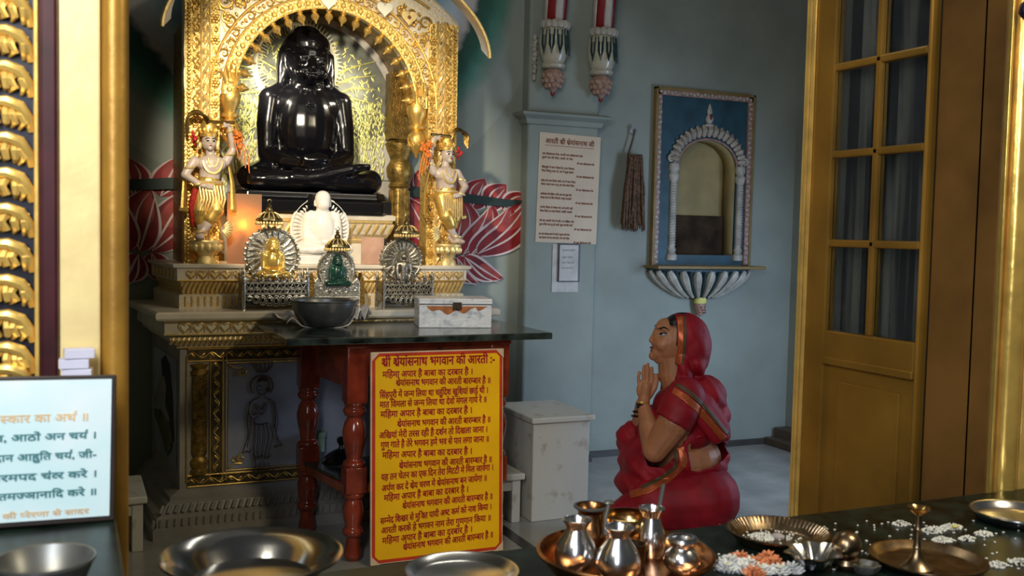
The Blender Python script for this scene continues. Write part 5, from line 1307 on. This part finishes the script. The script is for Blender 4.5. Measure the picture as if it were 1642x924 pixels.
# face
for s_ in (-1, 1):
    p = skinpt(1062, 536); yy = abs(p.y)*(.93)
    c = w(1062.5, 536.5, s_*(yy-.004))
    e = MB(); e.ell(c, (6.4*D, 5*D, 3.5*D), 14, (0, -.12, 0)); ey = e.build('eye', 'eye_white', wo)
    MB().ell(c+V((-2.4*D, s_*2.4*D, .9*D)), (2.5*D, 2.9*D, 2.7*D), 12).build('iris', 'eye_dark', ey)
    e = MB(); e.tube([c+V((x*D, s_*(4.4-.10*x*x*.5)*D, z*D)) for x, z in ((-6.2, .2), (-3, 3.2), (1, 3.8), (6, 1.6), (8, .2))], [.5*D, 1.0*D, 1.1*D, .9*D, .4*D], 6)
    e.build('eyelashes', 'eye_dark', wo)
e = MB()
pts = [skinpt(x, z, .0005) for x, z in ((1056.5, 528), (1059, 526), (1064, 525), (1069, 526.6), (1072.5, 529.5))]
e.tube(pts, [.7*D, 1.3*D, 1.3*D, 1.0*D, .4*D], 6); e.tube([V((p.x, -p.y, p.z)) for p in pts], [.7*D, 1.3*D, 1.3*D, 1.0*D, .4*D], 6); e.build('eyebrows', 'hair', wo)
e = MB()
for s_ in (-1, 1):
    e.tube([w(1043.6, 557.6), w(1046, 557.4, s_*5*D), w(1051.5, 557.6, s_*9.3*D)], [1.9*D, 1.9*D, .8*D], 8); e.tube([w(1044.6, 562.4), w(1047, 562.8, s_*5*D), w(1051.5, 558.4, s_*9*D)], [2.2*D, 2.1*D, .7*D], 8)
e.build('lips', 'lip', wo)
e = MB(); e.ell(w(1049, 546.6, -8.0*D), 1.0*D, 8); e.build('nose_stud', 'gold', wo)
# hair at the hairline
h = MB(); we(h, (1094, 541), (38.5, 32.5, 40)); we(h, (1080, 524), (17, 27, 18))
hm = remesh(h, .006, 3); hm = cut(hm, lambda c, n: c.x < w(1068, 530).x or (c.x < w(1080, 530).x and c.z < w(1085, 520).z) or c.z < w(1085, 575).z)
put(hm, 'hair', 'hair', wo, ang=180)
# clothes : skirt part of the sari
k = MB(); b = k
for s_ in (-1, 1):
    wc(b, [(1130, 800, s_*32*D), (1050, 806, s_*42*D), (988, 842, s_*38*D)], [56, 45, 30]); wc(b, [(990, 850, s_*38*D), (1070, 853, s_*34*D), (1150, 855, s_*30*D)], [26, 24, 18])
we(b, (1108, 780), (62, 70, 50)); we(b, (1070, 790), (66, 62, 44)); we(b, (1128, 806), (38, 56, 54)); we(b, (1100, 842), (78, 66, 34)); we(b, (1040, 846), (62, 64, 28)); we(b, (1150, 856), (22, 34, 13))
sk = remesh(k, .008, 8, .6)
for v, N_ in zip(sk.vertices, [q_.normal.copy() for q_ in sk.vertices]):
    c = v.co; amp = .0045*max(0, min(1, (w(1085, 790).z-c.z)/.12)); v.co = c + N_*amp*math.sin(c.x*62+c.z*38+2*math.sin(c.y*21))
    if v.co.z < .006: v.co.z = .006
put(sk, 'sari_skirt', 'sari_red', wo, ang=180)
# blouse with short sleeves
k = MB(); b = k; we(b, (1097, 655), (50, 66, 40)); we(b, (1092, 690), (52, 66, 34)); we(b, (1060, 686), (30, 56, 32))
for s_ in (-1, 1): wc(b, [(1099, 638, s_*54*D), (1088, 660, s_*66*D), (1074, 690, s_*70*D)], [31, 31, 29])
bl = remesh(k, .007, 5)
a0, a1 = V((1050, 660)), V((1104, 692))
def sleeve_drop(c, n):
    x, z = inv(c)
    if c.y > 0: x, z = inv(V((c.x, -c.y, c.z)))
    return abs(c.y) > 38*D and x < 1108 and (x-a0.x)*(a1.y-a0.y)-(z-a0.y)*(a1.x-a0.x) < 0
bl = cut(bl, lambda c, n: sleeve_drop(c, n) or (c.z > w(1085, 616).z and abs(c.y) < 24*D and c.x < w(1098, 620).x))
put(bl, 'blouse', 'blouse_red', wo, ang=180, solid=.004)
# draped sari over the chest, back and far arm
k = MB(); b = k
we(b, (1106, 655), (56, 64, 42)); we(b, (1116, 690), (52, 66, 50)); we(b, (1064, 705), (44, 60, 52)); we(b, (1050, 745), (52, 62, 48)); we(b, (1094, 720), (58, 62, 60)); we(b, (1120, 735), (48, 58, 46)); we(b, (1040, 775), (54, 64, 32))
wc(b, [(1094, 640, 58*D), (1050, 690, 74*D), (1012, 706, 66*D)], [32, 32, 26]); we(b, (1010, 706, 40*D), (22, 30, 30)); we(b, (1016, 740, 20*D), (24, 40, 40))
dr_ = remesh(k, .007, 6, .6)
for v, N_ in zip(dr_.vertices, [q_.normal.copy() for q_ in dr_.vertices]):
    c = v.co; v.co = c + N_*(  .004*math.sin((c.x*.9+c.z)*62+1.5*math.sin(c.y*14)) + .0015*math.sin((c.x*.9+c.z)*131+1))
def poly_in(x, z, P):
    r = False; n = len(P)
    for i in range(n):
        (x1, z1), (x2, z2) = P[i], P[(i+1) % n]
        if (z1 > z) != (z2 > z) and x < (x2-x1)*(z-z1)/(z2-z1)+x1: r = not r
    return r
WIN = [p for p in ((1050, 652), (1078, 668), (1106, 694), (1100, 700), (1086, 730), (1064, 750), (1040, 748), (1026, 720), (1018, 690), (1020, 640))]
MID = [p for p in ((1101, 714), (1122, 702), (1140, 700), (1152, 704), (1170, 716), (1172, 722), (1160, 738), (1142, 750), (1108, 758), (1106, 740))]
SHO = [p for p in ((1050, 610), (1075, 622), (1100, 640), (1130, 668), (1170, 705), (1150, 706), (1128, 700), (1106, 694), (1078, 668), (1050, 652))]
dcut = cut(dr_, lambda c, n: (c.y < .0 and (poly_in(*inv(c), MID) or poly_in(*inv(c), SHO) and c.y < -.02)) or (c.y < -20*D and poly_in(*inv(c), WIN) and c.y < -40*D) or (c.z > w(1085, 640).z and c.x < w(1086, 630).x and abs(c.y) < 30*D))
put(dcut, 'sari_drape', 'sari_red', wo, ang=180, solid=.004)
# veil over head and shoulders
k = MB(); b = k
we(b, (1096, 543), (42, 37, 41)); we(b, (1107, 556), (33, 37, 44)); we(b, (1085, 530), (22, 34, 26)); we(b, (1090, 590), (20, 40, 40)); we(b, (1112, 580), (22, 36, 24))
we(b, (1088, 628), (32, 48, 26)); wc(b, [(1100, 628, -48*D), (1125, 655, -54*D), (1152, 690, -50*D)], [20, 22, 20]); wc(b, [(1100, 624, 44*D), (1110, 650, 60*D)], [24, 24]); we(b, (1120, 640), (44, 56, 40)); we(b, (1140, 668), (28, 52, 34))
ve = remesh(k, .006, 6, .6)
for v, N_ in zip(ve.vertices, [q_.normal.copy() for q_ in ve.vertices]):
    c = v.co; f = max(0, min(1, (w(1085, 570).z-c.z)/.08)); v.co = c + N_*((.001+.0035*f)*math.sin((c.x+.7*c.z)*95+2*math.sin(c.y*20)))
def facedrop(c, n):
    xpx, zpx = inv(V((c.x, 0, c.z)))
    lim = 1081 if zpx < 590 else 1081-(zpx-590)*.25
    if xpx < lim and zpx < 612: return True
    return xpx < 1074-(zpx-612)*.0 and abs(c.y) < 26*D and zpx < 640
put(cut(ve, facedrop), 'veil', 'sari_red', wo, ang=180, solid=.004)
hull = MB(); hull.bm.from_mesh(ve); hull.bm.from_mesh(dr_); hull.bm.from_mesh(bl); hull.bm.from_mesh(sk); hu = hull.mesh('hull'); bvH = bvh_of(hu)
bvV = bvh_of(ve); bvS = bvh_of(sk)
def band(name, pts, w0, w1, m, off=.003, tree=None, n=56):
    """woven border band lying on the cloth, its run given by photo-side points"""
    b = MB(); rows = []
    P = [V((p[0], p[1])) for p in pts]; seg = [(P[i+1]-P[i]).length for i in range(len(P)-1)]; L = sum(seg)
    for i in range(n+1):
        d = L*i/n; j = 0
        while j < len(seg)-1 and d > seg[j]: d -= seg[j]; j += 1
        c = P[j]+(P[j+1]-P[j])*(d/seg[j]); t = (P[min(j+1, len(P)-1)]-P[j]).normalized(); nn = V((-t.y, t.x)); row = []
        for u in [w0+(w1-w0)*j_/7 for j_ in range(8)]:
            x, z = c+nn*u; o = w(x, z, -.6); h_ = (tree or bvH).ray_cast(o, (w(x, z, 0)-o).normalized())
            row.append(h_[0]+V((0, -off, 0)) if h_[0] else None)
        rows.append(row)
    good = [r for r in rows if all(r)]
    if len(good) > 2: b.sheet(good); b.build(name, m, wo, solid=.0016, ang=80)
band('veil_border', [(1089, 506), (1091, 530), (1090, 560), (1086, 584)], -6, 4, 'zari', tree=bvV)
band('veil_stripe', [(1097, 507), (1099, 530), (1098, 560), (1093, 584)], -2, 2, 'border_black', .0035, tree=bvV)
band('shoulder_border', [(1080, 622), (1100, 634), (1120, 652), (1142, 676), (1164, 703)], -2, 9, 'zari', .003)
band('shoulder_stripe', [(1084, 617), (1104, 629), (1126, 650), (1148, 675), (1168, 698)], -4, 2, 'border_black', .0045)
band('waist_border', [(1010, 794), (1040, 786), (1072, 768), (1098, 744), (1092, 716)], -7, 5, 'zari', .003)
band('waist_stripe', [(1028, 782), (1060, 766), (1084, 748), (1084, 722)], -3, 3, 'border_black', .0045)
band('hem_border', [(1150, 843), (1160, 850), (1168, 862)], -5, 4, 'zari', .003, tree=bvS)
b = MB(); b.tube([w(1157, 714+10*i/6, -.02-.010*abs(i-3)) for i in range(7)], .004, 6)
# bangles
for i, (zp, xp, r) in enumerate(((650, 1031, 10.6), (654, 1032, 10.8), (646, 1030.5, 10.2))):
    e = MB(); e.tube([w(xp+r*math.cos(2*PI*j/28), zp+1.2*math.cos(2*PI*j/28), -12.5*D+r*math.sin(2*PI*j/28)*D) for j in range(28)], .0042, 8, closed=True); e.build('bangle', 'bangle' if i != 2 else 'gold', wo)
for i, (zp, xp, r) in enumerate(((661, 1027, 11.5), (668, 1025.5, 12.8))):
    e = MB(); e.tube([w(xp+r*math.cos(2*PI*j/28), zp+1.2*math.cos(2*PI*j/28), (19+7*i)*D+r*math.sin(2*PI*j/28)*D) for j in range(28)], .0042, 8, closed=True); e.build('bangle', 'bangle', wo)
# ================================================================ green stone offering counter in front of the opening
CZ = .65
ct = thing('offering_counter', 'dark green stone counter strewn with rice in front of the doorway', 'counter', (0, 0, 0))
MB().box((-.75, .62, CZ-.035), (2.75, 1.695, CZ)).build('stone_top', 'green_table', ct, smooth=False, bevel=.005)
MB().box((-.65, .75, 0), (2.65, 1.64, CZ-.035)).build('base', 'green_table', ct, smooth=False)
# copper tray with pots
def flat(px, py, dz=0): return at(px, py, z=CZ+dz)
q = flat(1003, 886, .045); RTR = .152
tr = thing('copper_tray', 'large round copper tray full of metal pots on the green counter', 'tray', (q.x, q.y, CZ))
MB().lathe([(0, 0), (.112, 0), (.122, .003), (.140, .028), (.148, .040), (.155, .043), (.156, .048), (.150, .050), (.144, .044), (.134, .028), (.118, .008), (.112, .005), (0, .005)], (0, 0, 0), 64, wave=None).build('body', 'copper', tr)
TF = .0055
def pot(name, lab, px, py, prof, m, group=None, cat='pot', zb=TF, rim=None):
    p = flat(px, py, zb); t = thing(name, lab, cat, (p.x, p.y, CZ+zb), 0, group)
    n = len(prof); out = prof + [(max(.001, r-.0016), z) for r, z in prof[::-1] if z > .003] + [(0, .004)]
    MB().lathe(out, (0, 0, 0), 36).build('body', m, t)
    if rim: MB().lathe([(rim[0], rim[1]), (rim[0]+.003, rim[1]+.002), (rim[0]+.003, rim[1]+.005), (rim[0]-.002, rim[1]+.006)], (0, 0, 0), 36).build('rim', rim[2], t)
    return t
def lota(s): return [(0, 0), (.022*s, 0), (.030*s, .006*s), (.038*s, .022*s), (.039*s, .036*s), (.033*s, .056*s), (.022*s, .072*s), (.0185*s, .080*s), (.021*s, .088*s), (.026*s, .094*s), (.0265*s, .097*s), (.024*s, .098*s)]
def tall(s): return [(0, 0), (.024*s, 0), (.029*s, .008*s), (.031*s, .030*s), (.028*s, .050*s), (.020*s, .068*s), (.017*s, .080*s), (.021*s, .090*s), (.0265*s, .096*s), (.027*s, .099*s)]
pot('silver_lota', 'shiny silver lota at the near left edge of the copper tray', 923, 918, lota(.98), 'bright_steel', 'silver lotas on the copper tray')
pot('silver_lota', 'shiny silver lota nearest the camera in the copper tray', 990, 934, lota(1.0), 'bright_steel', 'silver lotas on the copper tray')
pot('silver_lota', 'silver lota holding the spoon beside the brass bowl', 1043, 892, tall(.92), 'bright_steel', 'silver lotas on the copper tray')
pot('squat_lota', 'squat double-bellied silver lota at the right of the copper tray', 1093, 918, [(0, 0), (.020, 0), (.030, .008), (.034, .020), (.030, .034), (.022, .042), (.019, .046), (.024, .052), (.028, .058), (.026, .063), (.021, .064)], 'bright_steel')
pot('copper_pot', 'dark rimmed copper pot with a dark ladle at the back of the tray', 946, 885, [(0, 0), (.026, 0), (.038, .010), (.042, .026), (.039, .044), (.030, .060), (.024, .070), (.024, .076), (.030, .084), (.031, .087)], 'copper', rim=(.030, .083, 'dark_steel'))
pot('brass_bowl', 'wide polished brass bowl in the middle of the tray', 1006, 880, [(0, 0), (.026, 0), (.028, .004), (.022, .014), (.024, .020), (.040, .030), (.049, .042), (.052, .056), (.050, .064), (.047, .066)], 'brass')
p = flat(1017, 908, TF); t = thing('copper_tumbler', 'small plain copper tumbler standing between the brass bowl and silver lota', 'tumbler', (p.x, p.y, CZ+TF))
MB().lathe([(0, 0), (.017, 0), (.018, .003), (.021, .040), (.022, .042), (.019, .042), (.016, .006), (0, .005)], (0, 0, 0), 28).build('body', 'tarnished_brass', t)
p = flat(1046, 889, TF); sp = thing('spoon', 'dark metal spoon standing in the silver lota', 'spoon', (p.x, p.y, CZ+TF+.02))
MB().tube([(0, 0, -.01), (.012, .004, .05), (.026, .010, .108)], [.003, .0035, .0045], 8).build('handle', 'dark_steel', sp); MB().ell((.0, 0, -.008), (.010, .007, .006), 10).build('bowl', 'dark_steel', sp)
p = flat(950, 890, TF); sp = thing('ladle', 'dark ladle leaning across the mouth of the copper pot', 'ladle', (p.x, p.y-.006, CZ+TF+.086))
MB().tube([(.030, .004, .008), (.016, -.010, -.012), (.006, -.028, -.040)], [.0045, .004, .004], 8).build('handle', 'dark_steel', sp); MB().ell((.032, .006, .009), (.011, .009, .005), 10).build('bowl', 'dark_steel', sp)
# fluted thali with offerings
q = flat(1246, 853, .022); th = thing('fluted_plate', 'fluted brass plate of offerings beside the copper tray', 'plate', (q.x, q.y-.004, CZ)); R = .096
MB().lathe([(0, 0), (.070, 0), (.078, .003), (.092, .020), (R+.004, .024), (R+.005, .027), (R, .027), (.090, .022), (.076, .006), (.070, .003), (0, .003)], (0, 0, 0), 120, wave=lambda a, k: 1+(.012*math.cos(52*a) if k in (2, 3, 4, 6, 7, 8) else 0)).build('body', 'tarnished_brass', th)
b = MB()
for k in range(64):
    a = 2*PI*k/64; c_, s_ = math.cos(a), math.sin(a); b.tube([(.079*c_, .079*s_, .0055), (.088*c_, .088*s_, .018), (.097*c_, .097*s_, .0265)], [.0012, .0026, .0030], 5)
b.build('flutes', 'tarnished_brass', th)
def grains(name, lab, cx, cy, rx, ry, n, z, m, hgt=.008, size=.003):
    b = MB()
    for k in range(n):
        a = random.uniform(0, 2*PI); r = math.sqrt(random.random()); x = cx+rx*r*math.cos(a); y = cy+ry*r*math.sin(a)
        b.ell((x, y, z+.0015+hgt*random.random()*(1-r)), (size, size*.6, size*.55), 5, (random.random(), random.random(), random.random()*6))
    o = b.build(name, m); tag(o, lab, 'rice', kind='stuff'); return o
random.seed(21)
p = flat(1222, 860, .006); grains('rice_heap', 'rice and petals heaped in the fluted brass plate', p.x, p.y, .022, .026, 150, CZ+.003, 'rice', .010)
p = flat(1240, 858, .006); grains('rice_grains', 'loose rice grains scattered over the fluted brass plate', p.x, p.y, .062, .055, 60, CZ+.003, 'rice', .001)
p = flat(1247, 861, .005); pp = MB().lathe([(0, 0), (.013, 0), (.014, .004), (.008, .008), (0, .009)], (p.x, p.y, CZ+.0032), 14).build('sweet', 'ash_grey'); tag(pp, 'pale grey sweet beside the rice in the fluted brass plate', 'sweet')
# scattered rice on the counter
for px, py, rx, ry, n, lab in ((1497, 852, .028, .020, 110, 'rice heap just behind the tall oil lamp'), (1526, 847, .026, .018, 120, 'rice heap with a yellow petal, farthest from the oil lamp plate'), (1512, 868, .026, .016, 120, 'rice heap beside the rim of the oil lamp plate'), (1552, 866, .020, .014, 70, 'greyish rice heap right of the oil lamp'), (1578, 858, .022, .016, 90, 'small rice heap nearest the shiny steel plate'), (1600, 908, .022, .016, 90, 'yellowish rice heap at the right of the lamp plate'), (1640, 905, .02, .03, 90, 'rice heap at the right edge of the counter'), (1444, 842, .020, .014, 60, 'thin rice scatter left of the oil lamp')):
    p = flat(px, py); grains('rice_heap', lab+' on the green counter', p.x, p.y, rx, ry, n, CZ, 'rice', .010)
b = MB()
for k in range(170):
    p = flat(random.uniform(1290, 1640), random.uniform(836, 918)) if k < 130 else flat(random.uniform(1130, 1240), random.uniform(884, 918))
    if p.y < 1.68: b.ell((p.x, p.y, CZ+.0014), (.0032, .002, .0016), 5, (0, 0, random.random()*6))
tag(b.build('rice_grains', 'rice'), 'single rice grains strewn across the green counter', 'rice', kind='stuff')
p = flat(1531, 852); o = MB().ell((p.x, p.y, CZ+.010), (.008, .006, .004), 8).build('petal', 'flower_yellow'); tag(o, 'yellow petal on the rice heap farthest from the lamp plate', 'petal')
# white and orange blossoms at the near edge
random.seed(4)
fl_ = [(1172, 905, 0), (1187, 900, 1), (1200, 910, 0), (1212, 908, 1), (1232, 900, 1), (1240, 908, 1), (1192, 918, 0), (1222, 920, 0), (1250, 920, 0), (1270, 918, 0), (1166, 916, 0), (1208, 924, 1)]
labs = ['white blossom nearest the copper tray in the flower heap', 'orange blossom behind the white flowers nearest the copper tray', 'white blossom between the two orange groups', 'orange blossom in the middle of the flower heap', 'peach orange blossom at the back of the flower heap', 'peach orange blossom nearest the ruffled silver bowl', 'white blossom in front of the left orange blossom', 'white blossom in front of the peach blossoms', 'white blossom right of the peach blossoms', 'white blossom at the right end, below the ruffled bowl', 'small white blossom at the left front of the heap', 'orange blossom at the very front of the flower heap']
for (px, py, c), lab in zip(fl_, labs):
    p = flat(px, py); t = thing('blossom', lab, 'flower', (p.x, p.y, CZ), random.random()*6, 'blossoms heaped on the counter'); b = MB()
    for r_, z, n in ((.016, .003, 11), (.014, .006, 10), (.010, .009, 7), (.005, .013, 5)):
        for j in range(n): a = 2*PI*j/n+z*90; b.ell((r_*math.cos(a), r_*math.sin(a), z), (.0085, .0036, .0022), 7, (random.uniform(-.6, .6), -.6+random.uniform(-.4, .4), a+random.uniform(-.3, .3)))
    b.build('petals', 'petal_orange' if c else 'flower_white', t); MB().ell((0, 0, .012), (.004, .004, .004), 7).build('heart', 'flower_yellow' if not c else 'petal_orange', t)
# ruffled bowl
p = flat(1306, 912); t = thing('ruffled_bowl', 'ruffled leaf-shaped silver bowl on the green counter', 'bowl', (p.x, p.y, CZ), .4); t.scale = (1.22, 1.22, 1.0)
MB().lathe([(0, .002), (.018, .002), (.026, .006), (.036, .020), (.045, .030), (.052, .033), (.048, .033), (.034, .022), (.024, .009), (0, .006)], (0, 0, 0), 72, sy=.75, wave=lambda a, k: 1+(.10*math.cos(8*a) if 2 < k < 8 else 0)).build('body', 'bright_steel', t)
# round brass lidded pot and small dark pot
p = flat(1356, 912); t = thing('brass_ball_pot', 'round tarnished brass pot with a ball-shaped lid beside the ruffled bowl', 'pot', (p.x, p.y, CZ))
MB().lathe([(0, 0), (.020, 0), (.024, .004), (.026, .012), (.022, .020), (.014, .024), (0, .025)], (0, 0, 0), 28).build('body', 'tarnished_brass', t)
MB().lathe([(.014, .024), (.020, .028), (.026, .040), (.026, .050), (.019, .062), (.008, .068), (0, .069)], (0, 0, 0), 28).build('ball_lid', 'tarnished_brass', t)
p = flat(1387, 918); t = thing('dark_censer', 'small dark scalloped metal censer right of the ball-lidded pot', 'censer', (p.x, p.y, CZ))
MB().lathe([(0, 0), (.018, 0), (.024, .008), (.026, .016), (.022, .017), (.016, .008), (0, .006)], (0, 0, 0), 28, wave=lambda a, k: 1+(.08*math.cos(7*a) if 1 < k < 5 else 0)).build('body', 'dark_steel', t)
# plate with tall lamp stand
q = flat(1487, 896, .014); t = thing('lamp_plate', 'steel and copper coloured plate carrying the tall oil lamp', 'plate', (q.x, q.y, CZ)); 
MB().lathe([(0, 0), (.080, 0), (.090, .004), (.100, .014), (.104, .015), (.104, .018), (.099, .017), (.088, .007), (.080, .004), (0, .004)], (0, 0, 0), 56).build('body', 'tarnished_brass', t)
p = flat(1469, 910, .006); t = thing('oil_lamp', 'tall slender brass oil lamp standing on the plate', 'lamp', (p.x, p.y, CZ+.0045))
MB().lathe([(0, 0), (.029, 0), (.030, .003), (.022, .009), (.012, .020), (.008, .030), (.0065, .036), (.008, .039), (.0065, .042), (.0055, .070), (.0065, .073), (.0055, .076), (.005, .094), (.006, .100), (0, .101)], (0, 0, 0), 28).build('stem', 'tarnished_brass', t)
MB().lathe([(.005, .098), (.010, .102), (.018, .108), (.020, .113), (.0175, .113), (.009, .105), (0, .103)], (0, 0, 0), 28).build('cup', 'brass', t)
# shiny plate at the back right
q = flat(1627, 820, .02); t = thing('steel_plate', 'shiny steel plate at the back right end of the counter', 'plate', (q.x, q.y-.004, CZ))
MB().lathe([(0, 0), (.072, 0), (.080, .004), (.089, .018), (.093, .019), (.093, .022), (.088, .021), (.078, .007), (.070, .004), (0, .004)], (0, 0, 0), 56).build('body', 'bright_steel', t)
q = flat(741, 915, .014); t = thing('steel_plate', 'shiny steel plate on the counter directly below the yellow board', 'plate', (q.x, q.y, CZ)); R = (flat(832, 915, .014)-q).length
MB().lathe([(0, 0), (R*.76, 0), (R*.84, .004), (R*.96, .012), (R, .013), (R, .016), (R*.95, .015), (R*.82, .007), (R*.76, .004), (0, .004)], (0, 0, 0), 64).build('body', 'bright_steel', t)
# raised dish on a stand, left
q = at(405, 890, z=.80); R = (at(549, 890, z=.80)-q).length
st = thing('round_stand', 'dark round stand under the large steel dish', 'stand', (q.x, q.y, CZ)); MB().lathe([(0, 0), (.07, 0), (.06, .02), (.05, .06), (.06, .108), (0, .11)], (0, 0, 0), 28).build('body', 'dark_steel', st)
t = thing('steel_dish', 'large blurred steel dish in the left foreground', 'dish', (q.x, q.y, CZ+.111))
MB().lathe([(0, 0), (R*.62, 0), (R*.70, .004), (R*.80, .022), (R*.88, .030), (R*.98, .037), (R, .039), (R, .042), (R*.97, .041), (R*.86, .034), (R*.76, .022), (R*.66, .008), (0, .004)], (0, 0, 0), 72).build('body', 'steel', t)
# stone ledge with the leaning prayer sign
LZ = .80
ex = at(190, 850, z=LZ).x
ld = struct(MB().box((-.6, 1.16, CZ), (ex, 1.69, LZ)).build('trim_4', 'green_table', smooth=False, bevel=.004))
YF = 1.60
q0 = at(183, 851, y=YF); q1 = at(178, 607, y=YF)
fs = thing('prayer_sign', 'pale blue framed prayer sign leaning against the gilded doorway', 'sign', (q0.x, YF, LZ+.001), 0)
fs.rotation_euler = (math.radians(-5), math.radians(1.2), 0)
fw, fh = .42, (q1.z-LZ)*1.01
MB().box((-fw, 0, 0), (0, .010, fh)).build('frame', 'frame_dark', fs, smooth=False, bevel=.002)
MB().box((-fw+.008, -.002, .008), (-.007, .004, fh-.006)).build('printed_sheet', 'sign_paper', fs, smooth=False)
px2m = fh/244
def sx(px): return -(181-px)*px2m*1.02
rows = []
for t_, x1, y in (('अजर अमर जीव, आठों अन चर्य ।', 152, 712), ('जिनवर नाम, आदान आहुति चर्य, जी-', 152, 744), ('धीर मन वीर, परमपद चंद्र करे ।', 154, 776), ('ज्ञान ध्यान, आतमज्ञानादि करे ॥', 154, 806)):
    rows.append((t_, sx(-115), (851-y)*px2m, sx(x1)-sx(-115), .0145, 0))
letters(rows, 'teal_lettering', 'sign_teal', fs, -.003, .0008)
letters([('श्री जिनेन्द्र नमस्कार का अर्थ ॥', sx(-110), (851-682)*px2m, sx(140)-sx(-110), .017, 0), ('आचार्य श्री की प्रेरणा से सादर', sx(-60), (851-836)*px2m, sx(142)-sx(-60), .011, 0)], 'orange_lettering', 'sign_orange', fs, -.003, .0005)
# little pale boxes stacked behind the sign
qb = at(122, 606, y=1.665); bs = MB().box((qb.x-.03, 1.645, LZ), (qb.x+.035, 1.688, qb.z)).build('wooden_block', 'jamb_brown', smooth=False, bevel=.002); tag(bs, 'wooden block behind the prayer sign holding up small boxes', 'block')
hz = (at(122, 558, y=1.665).z-qb.z)/3
for k, (dx, lab) in enumerate(((.002, 'lowest'), (-.003, 'middle'), (.004, 'topmost'))):
    o = thing('matchbox', lab+' of three small pale boxes stacked above the prayer sign', 'box', (qb.x+dx, 1.665, qb.z+hz*k), .1*(k-1), 'small pale boxes above the prayer sign')
    MB().box((-.021, -.014, 0), (.021, .014, hz*.94)).build('sleeve', 'box_lilac', o, smooth=False, bevel=.001); MB().box((-.0215, -.011, hz*.15), (.0215, .011, hz*.8)).build('tray', 'halo_cream', o, smooth=False)
q = at(72, 893, z=LZ+.035); R = (at(150, 893, z=LZ+.035)-q).length
t = thing('steel_bowl', 'dark blurred steel dish in front of the pale blue prayer sign', 'dish', (q.x, q.y-.012, LZ))
MB().lathe([(0, 0), (R*.66, 0), (R*.80, .008), (R*.95, .030), (R, .034), (R, .038), (R*.96, .037), (R*.78, .012), (R*.64, .005), (0, .005)], (0, 0, 0), 56).build('body', 'dark_steel', t)
bpy.data.scenes.remove(WS)
